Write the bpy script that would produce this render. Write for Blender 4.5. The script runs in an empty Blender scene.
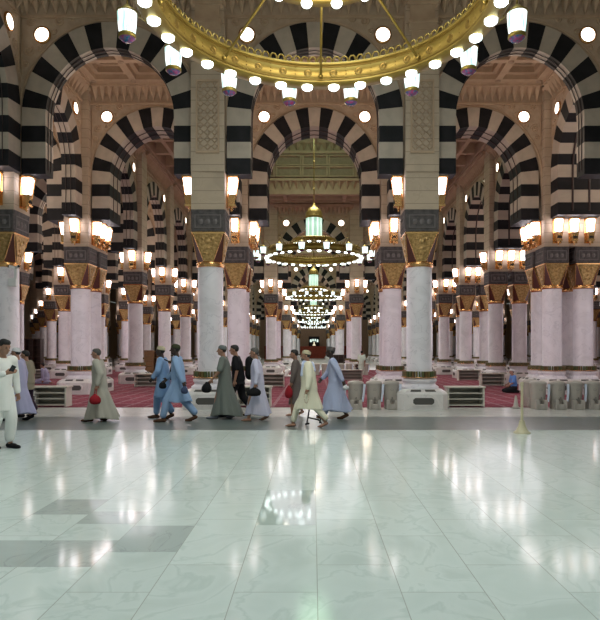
import bpy, math, random
from mathutils import Vector, Matrix
random.seed(7)
PI = math.pi
S = bpy.context.scene
COL = S.collection
EYE = 1.64

# ------------------------------------------------------------------ camera
cam_data = bpy.data.cameras.new('camera')
cam = bpy.data.objects.new('camera', cam_data)
COL.objects.link(cam)
cam.location = (-0.055, 0, EYE)
cam.rotation_euler = (PI/2, 0, 0)
cam_data.sensor_width = 36
cam_data.lens = 603/620*36
cam_data.shift_x = -13/620
cam_data.shift_y = 41/620
cam_data.clip_end = 400
S.camera = cam

# ------------------------------------------------------------------ world and exposure
world = bpy.data.worlds.new('World'); S.world = world
world.use_nodes = True
bg = world.node_tree.nodes['Background']
bg.inputs[0].default_value = (0.88, 1.0, 0.93, 1)
bg.inputs[1].default_value = 0.22
S.view_settings.view_transform = 'Standard'
S.view_settings.look = 'None'
S.view_settings.gamma = 1
S.view_settings.use_curve_mapping = False
S.view_settings.exposure = 0.0
LANTERN_E = 8.5
BULB_E = 5.0
DISC_E = 5.0
CENTER_E = 1.0

def point_light(name, loc, power, color, r=0.3):
    d = bpy.data.lights.new(name, 'POINT'); d.energy = power; d.color = color; d.shadow_soft_size = r
    o = bpy.data.objects.new(name, d); COL.objects.link(o); o.location = loc
    return o
def area_fill(name, loc, power, color, size, spread=180):
    d = bpy.data.lights.new(name, 'AREA'); d.shape = 'DISK'; d.size = size; d.energy = power; d.color = color; d.spread = math.radians(spread)
    o = bpy.data.objects.new(name, d); COL.objects.link(o); o.location = loc
    return o
# unseen fill lights added in courts, aisles and bays, besides the chandelier's own light
area_fill('court_fill', (0, 7.5, 15.0), 620, (0.86, 1.0, 0.99), 8, 120)  # unseen area fill added to brighten the foreground floor
point_light('chandelier_lamp', (0.1, 9.0, 6.6), 390, (1.0, 0.92, 0.76), 1.0)
for cy in (33.55, 57.55, 81.55, 105.55):
    point_light('drum_fill', (0, cy, 13.4), 300, (0.58, 1.0, 0.62), 1.0)  # green fill added inside the raised ceiling, no fitting there
    area_fill('court_fill', (0, cy, 15.1), 700, (0.98, 1.0, 0.94), 6, 110)  # unseen downward fill added over each farther court
for x in (-18, -12, 12.8, 19):
    for y in (20.3, 33, 45, 58):
        point_light('aisle_fill', (x, y, 8.8), 180, (1.0, 0.82, 0.66), 0.6)  # warm fill added to light the side vaults
        point_light('aisle_fill', (x, y, 3.0), 95, (0.98, 0.92, 1.0), 1.5)  # low fill added to brighten the side columns
for x in (-6, 0, 6.1):
    for y in (20.3, 45.5, 69.5):
        point_light('bay_fill', (x, y, 8.6), 95, (1.0, 0.80, 0.60), 0.6)  # warm fill added under the bay vaults, not a fixture
        point_light('bay_fill', (x, y, 3.0), 105, (0.98, 0.92, 1.0), 1.5)  # low unseen fill added so the bay columns read whiter
point_light('end_fill', (0, 131, 8), 500, (1.0, 0.85, 0.75), 1.0)  # fill added to lift the dark far end

# ------------------------------------------------------------------ materials
def new_mat(name):
    m = bpy.data.materials.new(name); m.use_nodes = True
    nt = m.node_tree; b = nt.nodes['Principled BSDF']
    return m, nt, b
def N(nt, t, **kw):
    n = nt.nodes.new(t)
    for k, v in kw.items(): setattr(n, k, v)
    return n
def ramp(nt, fac, stops):
    r = N(nt, 'ShaderNodeValToRGB'); e = r.color_ramp.elements
    e[0].position, e[0].color = stops[0][0], (*stops[0][1], 1)
    e[1].position, e[1].color = stops[1][0], (*stops[1][1], 1)
    for p, c in stops[2:]:
        q = e.new(p); q.color = (*c, 1)
    nt.links.new(fac, r.inputs[0]); return r.outputs[0]
def noisy(name, c1, c2, scale=4, rough=0.6, metal=0, bump=0.0, bscale=None, detail=4, coord='Object', spec=0.5, stretch=None):
    m, nt, b = new_mat(name)
    tc = N(nt, 'ShaderNodeTexCoord'); src = tc.outputs[coord]
    if stretch:
        mp = N(nt, 'ShaderNodeMapping'); mp.inputs['Scale'].default_value = stretch
        nt.links.new(src, mp.inputs[0]); src = mp.outputs[0]
    n = N(nt, 'ShaderNodeTexNoise'); n.inputs['Scale'].default_value = scale; n.inputs['Detail'].default_value = detail
    nt.links.new(src, n.inputs[0])
    nt.links.new(ramp(nt, n.outputs[0], [(0.35, c1), (0.65, c2)]), b.inputs['Base Color'])
    b.inputs['Roughness'].default_value = rough; b.inputs['Metallic'].default_value = metal
    b.inputs['Specular IOR Level'].default_value = spec
    if bump:
        n2 = N(nt, 'ShaderNodeTexNoise'); n2.inputs['Scale'].default_value = bscale or scale*4; n2.inputs['Detail'].default_value = 3
        nt.links.new(src, n2.inputs[0])
        bp = N(nt, 'ShaderNodeBump'); bp.inputs['Strength'].default_value = bump; bp.inputs['Distance'].default_value = 0.02
        nt.links.new(n2.outputs[0], bp.inputs['Height']); nt.links.new(bp.outputs[0], b.inputs['Normal'])
    return m
def plain(name, c, rough=0.6, metal=0, spec=0.5):
    m, nt, b = new_mat(name)
    b.inputs['Base Color'].default_value = (*c, 1); b.inputs['Roughness'].default_value = rough
    b.inputs['Metallic'].default_value = metal; b.inputs['Specular IOR Level'].default_value = spec
    return m
def emis(name, c, e, base=(0.8, 0.8, 0.8)):
    m, nt, b = new_mat(name)
    b.inputs['Base Color'].default_value = (*base, 1)
    b.inputs['Emission Color'].default_value = (*c, 1); b.inputs['Emission Strength'].default_value = e
    b.inputs['Roughness'].default_value = 0.3
    return m
def veined(name, base, vein, scale, rough, amount=0.06, coord='Object', courses=None, spec=0.5):
    """marble: cloudy noise plus thin veins, optional thin horizontal joints"""
    m, nt, b = new_mat(name)
    tc = N(nt, 'ShaderNodeTexCoord'); src = tc.outputs[coord]
    oi = N(nt, 'ShaderNodeObjectInfo')
    ad = N(nt, 'ShaderNodeVectorMath', operation='ADD'); sc = N(nt, 'ShaderNodeVectorMath', operation='SCALE')
    sc.inputs[3].default_value = 40
    cx = N(nt, 'ShaderNodeCombineXYZ'); nt.links.new(oi.outputs['Random'], cx.inputs[0]); nt.links.new(cx.outputs[0], sc.inputs[0])
    nt.links.new(src, ad.inputs[0]); nt.links.new(sc.outputs[0], ad.inputs[1])
    n = N(nt, 'ShaderNodeTexNoise'); n.inputs['Scale'].default_value = scale; n.inputs['Detail'].default_value = 8
    n.inputs['Distortion'].default_value = 1.2
    nt.links.new(ad.outputs[0], n.inputs[0])
    col = ramp(nt, n.outputs[0], [(0.30, tuple(v*0.86 for v in base)), (0.485, base), (0.5, vein), (0.515, base), (0.75, tuple(min(1, v*1.06) for v in base))])
    if courses:
        sp = N(nt, 'ShaderNodeSeparateXYZ'); nt.links.new(tc.outputs['Object'], sp.inputs[0])
        md = N(nt, 'ShaderNodeMath', operation='MODULO'); md.inputs[1].default_value = courses; nt.links.new(sp.outputs[2], md.inputs[0])
        lt = N(nt, 'ShaderNodeMath', operation='LESS_THAN'); lt.inputs[1].default_value = 0.02; nt.links.new(md.outputs[0], lt.inputs[0])
        mx = N(nt, 'ShaderNodeMixRGB'); mx.inputs[2].default_value = (*[v*0.62 for v in base], 1)
        nt.links.new(lt.outputs[0], mx.inputs[0]); nt.links.new(col, mx.inputs[1]); col = mx.outputs[0]
    nt.links.new(col, b.inputs['Base Color'])
    b.inputs['Roughness'].default_value = rough; b.inputs['Specular IOR Level'].default_value = spec
    return m

M = {}
M['stone'] = veined('cream_stone', (0.50, 0.39, 0.29), (0.45, 0.35, 0.26), 1.5, 0.65, courses=0.36)
M['vous_light'] = noisy('cream_voussoir', (0.43, 0.36, 0.295), (0.52, 0.435, 0.355), 3, 0.6)
M['vous_dark'] = noisy('black_voussoir', (0.008, 0.008, 0.010), (0.016, 0.015, 0.018), 3, 0.6, spec=0.25)
M['carved'] = noisy('carved_plaster', (0.43, 0.32, 0.23), (0.50, 0.38, 0.28), 5, 0.75, bump=0.6, bscale=14)
M['plaster'] = noisy('ceiling_plaster', (0.45, 0.32, 0.22), (0.51, 0.37, 0.255), 3, 0.75)
M['coffer'] = noisy('coffer_panel', (0.34, 0.245, 0.18), (0.40, 0.29, 0.21), 6, 0.8, bump=0.5, bscale=12)
M['marble'] = veined('column_marble', (0.80, 0.765, 0.82), (0.66, 0.63, 0.69), 1.6, 0.30)
M['plinth'] = veined('plinth_marble', (0.74, 0.71, 0.70), (0.62, 0.60, 0.60), 2.0, 0.35)
M['impost'] = noisy('dark_carved_stone', (0.05, 0.043, 0.045), (0.10, 0.085, 0.085), 9, 0.6, bump=0.8, bscale=18)
M['impostline'] = plain('grey_carved_edge', (0.15, 0.13, 0.13), 0.5)
M['gold'] = noisy('chiselled_gold', (0.32, 0.19, 0.07), (0.62, 0.40, 0.17), 13, 0.36, metal=0.8, bump=1.0, bscale=22)
M['goldmesh'] = noisy('gold_filigree', (0.10, 0.06, 0.03), (0.85, 0.66, 0.38), 22, 0.35, metal=0.75, bump=1.0, bscale=30)
M['goldtrim'] = plain('polished_gold_trim', (0.72, 0.40, 0.16), 0.25, 0.95)
M['darkred'] = plain('dark_red_stone', (0.09, 0.022, 0.014), 0.4)
M['brass'] = noisy('chandelier_brass', (0.22, 0.15, 0.03), (0.29, 0.21, 0.05), 3, 0.42, metal=0.7)
M['brassdark'] = plain('brass_relief', (0.20, 0.13, 0.03), 0.4, 0.8)
M['lantern'] = emis('lantern_glass', (1.0, 0.93, 1.0), LANTERN_E)
M['bulb'] = emis('frosted_bulb', (0.86, 1.0, 0.98), BULB_E)
M['disc'] = emis('round_wall_light', (1.0, 0.90, 0.76), DISC_E)
M['glass'] = emis('pale_lamp_glass', (0.66, 1.0, 0.80), CENTER_E, (0.7, 0.8, 0.75))
M['jewel'] = noisy('coloured_glass', (0.01, 0.10, 0.22), (0.30, 0.03, 0.12), 18, 0.2)
M['grille'] = plain('dark_vent_grille', (0.09, 0.085, 0.08), 0.5)
M['rail'] = plain('dark_conduit', (0.03, 0.012, 0.012), 0.5)
M['black'] = plain('black_fabric', (0.012, 0.012, 0.014), 0.8)
M['skin_light'] = plain('light_skin', (0.48, 0.27, 0.19), 0.5)
M['skin_tan'] = plain('tan_skin', (0.36, 0.19, 0.125), 0.5)
M['skin_dark'] = plain('dark_skin', (0.045, 0.024, 0.018), 0.45)
M['hair'] = plain('black_hair', (0.012, 0.010, 0.010), 0.6)
M['greyhair'] = plain('grey_hair', (0.09, 0.085, 0.08), 0.7)
def cloth(name, c, rough=0.85):
    return noisy(name, tuple(v*0.90 for v in c), c, 5, rough, bump=0.35, bscale=9, spec=0.2, stretch=(1, 1, 0.35))

# strip: vertical ribbed bright glass of the lanterns
def ribbed_glass():
    m, nt, b = new_mat('ribbed_lantern_glass')
    tc = N(nt, 'ShaderNodeTexCoord'); sp = N(nt, 'ShaderNodeSeparateXYZ'); nt.links.new(tc.outputs['Object'], sp.inputs[0])
    at = N(nt, 'ShaderNodeMath', operation='ARCTAN2'); nt.links.new(sp.outputs[0], at.inputs[0]); nt.links.new(sp.outputs[1], at.inputs[1])
    ml = N(nt, 'ShaderNodeMath', operation='MULTIPLY'); ml.inputs[1].default_value = 10; nt.links.new(at.outputs[0], ml.inputs[0])
    sn = N(nt, 'ShaderNodeMath', operation='SINE'); nt.links.new(ml.outputs[0], sn.inputs[0])
    col = ramp(nt, sn.outputs[0], [(0.0, (0.25, 0.55, 0.40)), (0.6, (0.75, 1.0, 0.88))])
    nt.links.new(col, b.inputs['Emission Color']); b.inputs['Emission Strength'].default_value = CENTER_E
    b.inputs['Base Color'].default_value = (0.7, 0.8, 0.75, 1)
    return m
M['ribbed'] = ribbed_glass()

def floor_mat():
    m, nt, b = new_mat('polished_marble_floor')
    tc = N(nt, 'ShaderNodeTexCoord')
    mp = N(nt, 'ShaderNodeMapping'); mp.inputs['Rotation'].default_value = (0, 0, PI/2); mp.inputs['Location'].default_value = (0.35, 0.025, 0)
    nt.links.new(tc.outputs['Object'], mp.inputs[0])
    br = N(nt, 'ShaderNodeTexBrick'); br.offset = 0.42; br.squash = 1
    br.inputs['Scale'].default_value = 1; br.inputs['Brick Width'].default_value = 1.25; br.inputs['Row Height'].default_value = 0.57
    br.inputs['Mortar Size'].default_value = 0.0035; br.inputs['Mortar Smooth'].default_value = 0.3; br.inputs['Bias'].default_value = -0.2
    br.inputs['Color1'].default_value = (0.0, 0.0, 0.0, 1); br.inputs['Color2'].default_value = (1, 1, 1, 1); br.inputs['Mortar'].default_value = (0.5, 0.5, 0.5, 1)
    nt.links.new(mp.outputs[0], br.inputs[0])
    tile = ramp(nt, br.outputs['Color'], [(0.0, (0.66, 0.74, 0.72)), (1.0, (0.48, 0.55, 0.535)), (0.84, (0.60, 0.68, 0.66))])
    n = N(nt, 'ShaderNodeTexNoise'); n.inputs['Scale'].default_value = 1.5; n.inputs['Detail'].default_value = 9; n.inputs['Distortion'].default_value = 0.9
    # shift the veins per tile
    ad = N(nt, 'ShaderNodeVectorMath', operation='MULTIPLY_ADD'); ad.inputs[1].default_value = (7, 3, 5)
    nt.links.new(br.outputs['Color'], ad.inputs[0]); nt.links.new(mp.outputs[0], ad.inputs[2]); nt.links.new(ad.outputs[0], n.inputs[0])
    vein = ramp(nt, n.outputs[0], [(0.33, (0.88, 0.90, 0.89)), (0.47, (1, 1, 1)), (0.5, (0.86, 0.89, 0.88)), (0.53, (1, 1, 1)), (0.7, (0.93, 0.95, 0.94))])
    mx = N(nt, 'ShaderNodeMixRGB', blend_type='MULTIPLY'); mx.inputs[0].default_value = 1
    nt.links.new(tile, mx.inputs[1]); nt.links.new(vein, mx.inputs[2])
    m2 = N(nt, 'ShaderNodeMixRGB'); m2.inputs[2].default_value = (0.36, 0.40, 0.37, 1)
    nt.links.new(br.outputs['Fac'], m2.inputs[0]); nt.links.new(mx.outputs[0], m2.inputs[1])
    nt.links.new(m2.outputs[0], b.inputs['Base Color'])
    b.inputs['Roughness'].default_value = 0.105; b.inputs['Specular IOR Level'].default_value = 0.08
    n3 = N(nt, 'ShaderNodeTexNoise'); n3.inputs['Scale'].default_value = 3.0
    nt.links.new(tc.outputs['Object'], n3.inputs[0])
    bp = N(nt, 'ShaderNodeBump'); bp.inputs['Strength'].default_value = 0.03; bp.inputs['Distance'].default_value = 0.02
    nt.links.new(n3.outputs[0], bp.inputs['Height']); nt.links.new(bp.outputs[0], b.inputs['Normal'])
    return m
M['floor'] = floor_mat()
def carpet_mat():
    m, nt, b = new_mat('red_patterned_carpet')
    tc = N(nt, 'ShaderNodeTexCoord')
    br = N(nt, 'ShaderNodeTexBrick'); br.offset = 0.0
    br.inputs['Scale'].default_value = 1; br.inputs['Brick Width'].default_value = 0.62; br.inputs['Row Height'].default_value = 1.25
    br.inputs['Mortar Size'].default_value = 0.055; br.inputs['Mortar Smooth'].default_value = 0.1
    br.inputs['Color1'].default_value = (0.19, 0.045, 0.065, 1); br.inputs['Color2'].default_value = (0.24, 0.055, 0.08, 1)
    br.inputs['Mortar'].default_value = (0.27, 0.14, 0.16, 1)
    nt.links.new(tc.outputs['Object'], br.inputs[0])
    v = N(nt, 'ShaderNodeTexVoronoi'); v.inputs['Scale'].default_value = 7; nt.links.new(tc.outputs['Object'], v.inputs[0])
    pat = ramp(nt, v.outputs['Distance'], [(0.18, (0.40, 0.22, 0.22)), (0.30, (0.0, 0.0, 0.0))])
    mx = N(nt, 'ShaderNodeMixRGB', blend_type='ADD'); mx.inputs[0].default_value = 0.45
    nt.links.new(br.outputs['Color'], mx.inputs[1]); nt.links.new(pat, mx.inputs[2])
    nt.links.new(mx.outputs[0], b.inputs['Base Color'])
    b.inputs['Roughness'].default_value = 0.95; b.inputs['Specular IOR Level'].default_value = 0.1
    return m
M['carpet'] = carpet_mat()
M['strip'] = veined('grey_marble_strip', (0.14, 0.17, 0.165), (0.19, 0.22, 0.22), 1.2, 0.28, coord='Object')
M['border'] = veined('white_marble_border', (0.62, 0.63, 0.60), (0.5, 0.5, 0.5), 1.2, 0.22, coord='Object')

# ------------------------------------------------------------------ mesh builder
class MB:
    def __init__(s): s.v = []; s.f = []; s.m = []; s.sm = []; s.mats = []; s.cur = 0; s.smooth = False; s.T = None
    def mat(s, m):
        if m not in s.mats: s.mats.append(m)
        s.cur = s.mats.index(m); return s
    def add(s, vs, fs, smooth=None):
        o = len(s.v)
        if s.T is not None: vs = [tuple(s.T @ Vector(p)) for p in vs]
        s.v += vs
        for f in fs:
            s.f.append(tuple(i+o for i in f)); s.m.append(s.cur); s.sm.append(s.smooth if smooth is None else smooth)
    def box(s, x0, x1, y0, y1, z0, z1):
        s.add([(x0,y0,z0),(x1,y0,z0),(x1,y1,z0),(x0,y1,z0),(x0,y0,z1),(x1,y0,z1),(x1,y1,z1),(x0,y1,z1)],
              [(0,3,2,1),(4,5,6,7),(0,1,5,4),(1,2,6,5),(2,3,7,6),(3,0,4,7)], False)
    def bevbox(s, x0, x1, y0, y1, z0, z1, b=0.01):
        s.loft([[(x0+b,y0+b,z0),(x1-b,y0+b,z0),(x1-b,y1-b,z0),(x0+b,y1-b,z0)],
                [(x0,y0,z0+b),(x1,y0,z0+b),(x1,y1,z0+b),(x0,y1,z0+b)],
                [(x0,y0,z1-b),(x1,y0,z1-b),(x1,y1,z1-b),(x0,y1,z1-b)],
                [(x0+b,y0+b,z1),(x1-b,y0+b,z1),(x1-b,y1-b,z1),(x0+b,y1-b,z1)]], smooth=False)
    def loft(s, rings, smooth=True, cap=True, closed=True):
        n = len(rings[0]); vs = [p for r in rings for p in r]; fs = []
        for k in range(len(rings)-1):
            for i in range(n if closed else n-1):
                j = (i+1) % n
                fs.append((k*n+i, k*n+j, (k+1)*n+j, (k+1)*n+i))
        s.add(vs, fs, smooth)
        if cap:
            s.add(list(rings[0]), [tuple(reversed(range(n)))], False)
            s.add(list(rings[-1]), [tuple(range(n))], False)
    def lathe(s, prof, n=24, cx=0, cy=0, smooth=True, cap=True, a0=0, squash=1):
        s.loft([[(cx+r*math.cos(a0+2*PI*i/n), cy+squash*r*math.sin(a0+2*PI*i/n), z) for i in range(n)] for r, z in prof], smooth, cap)
    def ringband(s, prof, n=64, cx=0, cy=0, smooth=True):
        """closed profile swept round: prof = [(r,z),...] loop"""
        m = len(prof); vs = []; fs = []
        for i in range(n):
            a = 2*PI*i/n
            vs += [(cx+r*math.cos(a), cy+r*math.sin(a), z) for r, z in prof]
        for i in range(n):
            j = (i+1) % n
            for k in range(m):
                l = (k+1) % m
                fs.append((i*m+k, j*m+k, j*m+l, i*m+l))
        s.add(vs, fs, smooth)
    def tube(s, pts, r, n=6, smooth=True, cap=True):
        pts = [Vector(p) for p in pts]; rings = []; up0 = None
        rr = r if isinstance(r, (list, tuple)) else [r]*len(pts)
        for k, p in enumerate(pts):
            d = (pts[min(k+1, len(pts)-1)] - pts[max(k-1, 0)]).normalized()
            if up0 is None:
                up0 = Vector((0,0,1)) if abs(d.z) < 0.9 else Vector((1,0,0))
            a = d.cross(up0)
            if a.length < 1e-4: a = d.orthogonal()
            a.normalize(); b = a.cross(d).normalized(); up0 = b
            rings.append([tuple(p + rr[k]*(math.cos(2*PI*i/n)*a + math.sin(2*PI*i/n)*b)) for i in range(n)])
        s.loft(rings, smooth, cap)
    def capsule(s, p0, p1, r0, r1, n=14, sq=1.0, side=None):
        p0 = Vector(p0); p1 = Vector(p1); d = p1-p0; L = max(d.length, 1e-5); d = d/L
        up = Vector(side) if side else (Vector((0,1,0)) if abs(d.y) < 0.9 else Vector((1,0,0)))
        a = d.cross(up).normalized(); b = a.cross(d).normalized(); rings = []
        for k in range(5):
            t = -PI/2 + (PI/2)*k/4.0
            rings.append((p0 + d*(r0*math.sin(t)), max(r0*math.cos(t), r0*0.03)))
        for k in range(5):
            t = (PI/2)*k/4.0
            rings.append((p1 + d*(r1*math.sin(t)), max(r1*math.cos(t), r1*0.03)))
        s.loft([[tuple(c + r*(math.cos(2*PI*i/n)*a*sq + math.sin(2*PI*i/n)*b)) for i in range(n)] for c, r in rings])
    def ell(s, c, r, n=14, m=9, tilt=0):
        c = Vector(c); rings = []; R = Matrix.Rotation(tilt, 3, 'Y')
        for k in range(m+1):
            t = -PI/2 + PI*k/m; cz = max(math.cos(t), 0.03)
            rings.append([tuple(c + R @ Vector((r[0]*cz*math.cos(2*PI*i/n), r[1]*cz*math.sin(2*PI*i/n), r[2]*math.sin(t)))) for i in range(n)])
        s.loft(rings)
    def mesh(s, name):
        me = bpy.data.meshes.new(name); me.from_pydata(s.v, [], s.f)
        for m in s.mats: me.materials.append(m)
        me.polygons.foreach_set('material_index', s.m); me.polygons.foreach_set('use_smooth', s.sm)
        me.update(); return me

def link(name, me, parent=None, loc=(0,0,0), rot=(0,0,0), scale=None):
    o = bpy.data.objects.new(name, me); COL.objects.link(o)
    o.location = loc; o.rotation_euler = rot
    if scale: o.scale = scale
    if parent: o.parent = parent
    return o
def tag(o, label, cat, group=None, kind=None):
    o['label'] = label; o['category'] = cat
    if group: o['group'] = group
    if kind: o['kind'] = kind
    return o
def structure(name, me, loc=(0,0,0), rot=(0,0,0), scale=None, label=None):
    o = link(name, me, None, loc, rot, scale); o['kind'] = 'structure'
    if label: o['label'] = label
    return o
def empty(name, loc, rz=0):
    o = bpy.data.objects.new(name, None); COL.objects.link(o); o.location = loc; o.rotation_euler = (0,0,rz); o.empty_display_size = 0.2
    return o
ORD = ['first','second','third','fourth','fifth','sixth','seventh','eighth','ninth','tenth','eleventh','twelfth','thirteenth','fourteenth','fifteenth','sixteenth','seventeenth','eighteenth','nineteenth','twentieth','twenty-first','twenty-second']

# ------------------------------------------------------------------ the grid of the hall
ROWS = [17.35, 23.35, 24.55] + [30.55 + 6*i for i in range(17)]     # depths of the column rows (a double row at the movement joint)
STRIPS = [(17.35, 23.35), (42.55, 48.55), (66.55, 72.55), (90.55, 96.55), (114.55, 120.55)]
LINES = [-39.1, -33.1, -27.1, -21.1, -15.1, -9.05, -3.0, 3.0, 9.2, 10.4, 16.4, 22.4, 28.4, 34.4, 40.4]
LNAME = {-39.1: 'seventh colonnade left of the aisle', -33.1: 'sixth colonnade left of the aisle', 34.4: 'seventh colonnade right of the aisle', 40.4: 'eighth colonnade right of the aisle', -27.1: 'fifth colonnade left of the aisle', -21.1: 'fourth colonnade left of the aisle', -15.1: 'third colonnade left of the aisle',
         -9.05: 'second colonnade left of the aisle', -3.0: "central aisle's left edge", 3.0: "central aisle's right edge",
         9.2: 'second colonnade right of the aisle', 10.4: 'third colonnade right of the aisle', 16.4: 'fourth colonnade right of the aisle',
         22.4: 'fifth colonnade right of the aisle', 28.4: 'sixth colonnade right of the aisle'}
def max_row(x):
    a = abs(x)
    return 122 if a < 4 else 97 if a < 11 else 97
def has_col(x, y):
    if abs(x) > 30: return y > 60
    if abs(x) < 4:
        return abs(y-24.55) < 0.1 or any(abs(y-a) < 0.1 or abs(y-b) < 0.1 for a, b in STRIPS)
    return True
END = 141.0

# ------------------------------------------------------------------ floor
mb = MB().mat(M['floor']); mb.box(-46, 46, -6, 12.5, -0.2, 0); structure('floor', mb.mesh('floor'))
mb = MB().mat(M['strip']); mb.box(-46, 46, 12.5, 15.05, -0.2, 0); structure('floor_strip', mb.mesh('floor_strip'), label='dark grey marble band across the floor')
mb = MB().mat(M['border']); mb.box(-46, 46, 15.05, 17.5, -0.2, 0); structure('floor_border', mb.mesh('floor_border'), label='white marble band before the red carpet')
mb = MB().mat(M['carpet']); mb.box(-46, 46, 17.5, 52, -0.2, 0.005); structure('floor_carpet', mb.mesh('floor_carpet'), label='red patterned carpet laid wall to wall')
mb = MB().mat(M['border']); mb.box(-46, 46, 52, END+4, -0.2, 0); structure('floor_far', mb.mesh('floor_far'), label='pale marble floor at the far end')

# a few odd darker slabs let into the white floor, and a newly polished one
def slab_mat(name, c1, c2, rough, spec):
    m = veined(name, c1, c2, 1.3, rough, spec=spec); return m
GS = slab_mat('greyer_floor_marble', (0.47, 0.54, 0.53), (0.40, 0.45, 0.45), 0.09, 0.25)
PS = slab_mat('freshly_polished_slab', (0.46, 0.56, 0.53), (0.40, 0.48, 0.45), 0.05, 0.6)
for (k_, n_, y0, y1, m_, lb) in ((-3, 1, 4.92, 5.66, GS, 'greyer floor slab, nearest of the dark ones'), (-4, 1, 5.72, 6.16, GS, 'small greyer floor slab'), (-5, 1, 6.05, 6.66, GS, 'greyer floor slab farthest of the dark ones'),
                                 (-4, 1, 4.58, 5.22, GS, 'greyer floor slab at left'), (-5, 1, 4.58, 5.22, GS, 'leftmost greyer floor slab'), (-1, 1, 5.68, 7.1, PS, 'more polished floor slab reflecting the chandelier')):
    mb = MB().mat(m_); x0 = -0.025+0.57*k_; mb.box(x0+.004, x0+0.57*n_-.004, y0, y1, -0.05, 0.0008)
    structure('floor_slab', mb.mesh('floor_slab'), label=lb)

# ------------------------------------------------------------------ arches and the walls above them
SPR, RI, RO, VZ = 8.30, 1.82, 2.50, 1.07
def arch_mesh():
    mb = MB(); t = 0.25
    def seg(pin, pout, dark):   # lists of matching inner and outer points (x,z)
        mb.mat(M['vous_dark'] if dark else M['vous_light'])
        n = len(pin); vs = []
        for (a, b) in zip(pin, pout):
            vs += [(a[0],-t,a[1]),(b[0],-t,b[1]),(b[0],t,b[1]),(a[0],t,a[1])]
        fs = []
        for k in range(n-1):
            o = 4*k; q = o+4
            fs += [(o,q,q+1,o+1),(o+1,q+1,q+2,o+2),(o+2,q+2,q+3,o+3),(o+3,q+3,q,o)]
        fs += [(0,1,2,3),(4*n-1,4*n-2,4*n-3,4*n-4)]
        mb.add(vs, fs, False)
    for sx in (-1, 1):
        for (z0, z1, d) in ((6.66, 7.11, 1), (7.11, 7.57, 0), (7.57, 8.03, 1), (8.03, 8.30, 0)):
            seg([(sx*RI, z0), (sx*RI, z1)], [(sx*RO, z0), (sx*RO, z1)], d)
    edges = [0, 5.625] + [5.625 + 11.25*i for i in range(1, 15)] + [174.375, 180]
    for k in range(len(edges)-1):
        a0, a1 = edges[k], edges[k+1]
        dark = (k % 2 == 1)
        angs = [math.radians(a0 + (a1-a0)*j/3) for j in range(4)]
        seg([(RI*math.cos(a), SPR+VZ*RI*math.sin(a)) for a in angs], [(RO*math.cos(a), SPR+VZ*RO*math.sin(a)) for a in angs], dark)
    return mb.mesh('arch')
def rail_mesh():
    mb = MB().mat(M['rail'])
    for y in (-0.09, 0.09):
        pts = [(1.807, y, 6.8), (1.807, y, 8.3)] + [(1.807*math.cos(a), y, SPR+VZ*1.807*math.sin(a)) for a in [PI*i/20 for i in range(1, 20)]] + [(-1.807, y, 8.3), (-1.807, y, 6.8)]
        mb.tube(pts, 0.012, 5)
    return mb.mesh('conduit')
def spiral(mb, cx, cz, r, turns, y, sgn=1, a0=0, th=0.032):
    pts = []
    n = int(14*turns)
    for i in range(n+1):
        t = i/n; rr = r*(1-0.85*t); a = a0 + sgn*turns*2*PI*t
        pts.append((cx+rr*math.cos(a), y, cz+rr*math.sin(a)))
    mb.tube(pts, th, 4)
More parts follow.
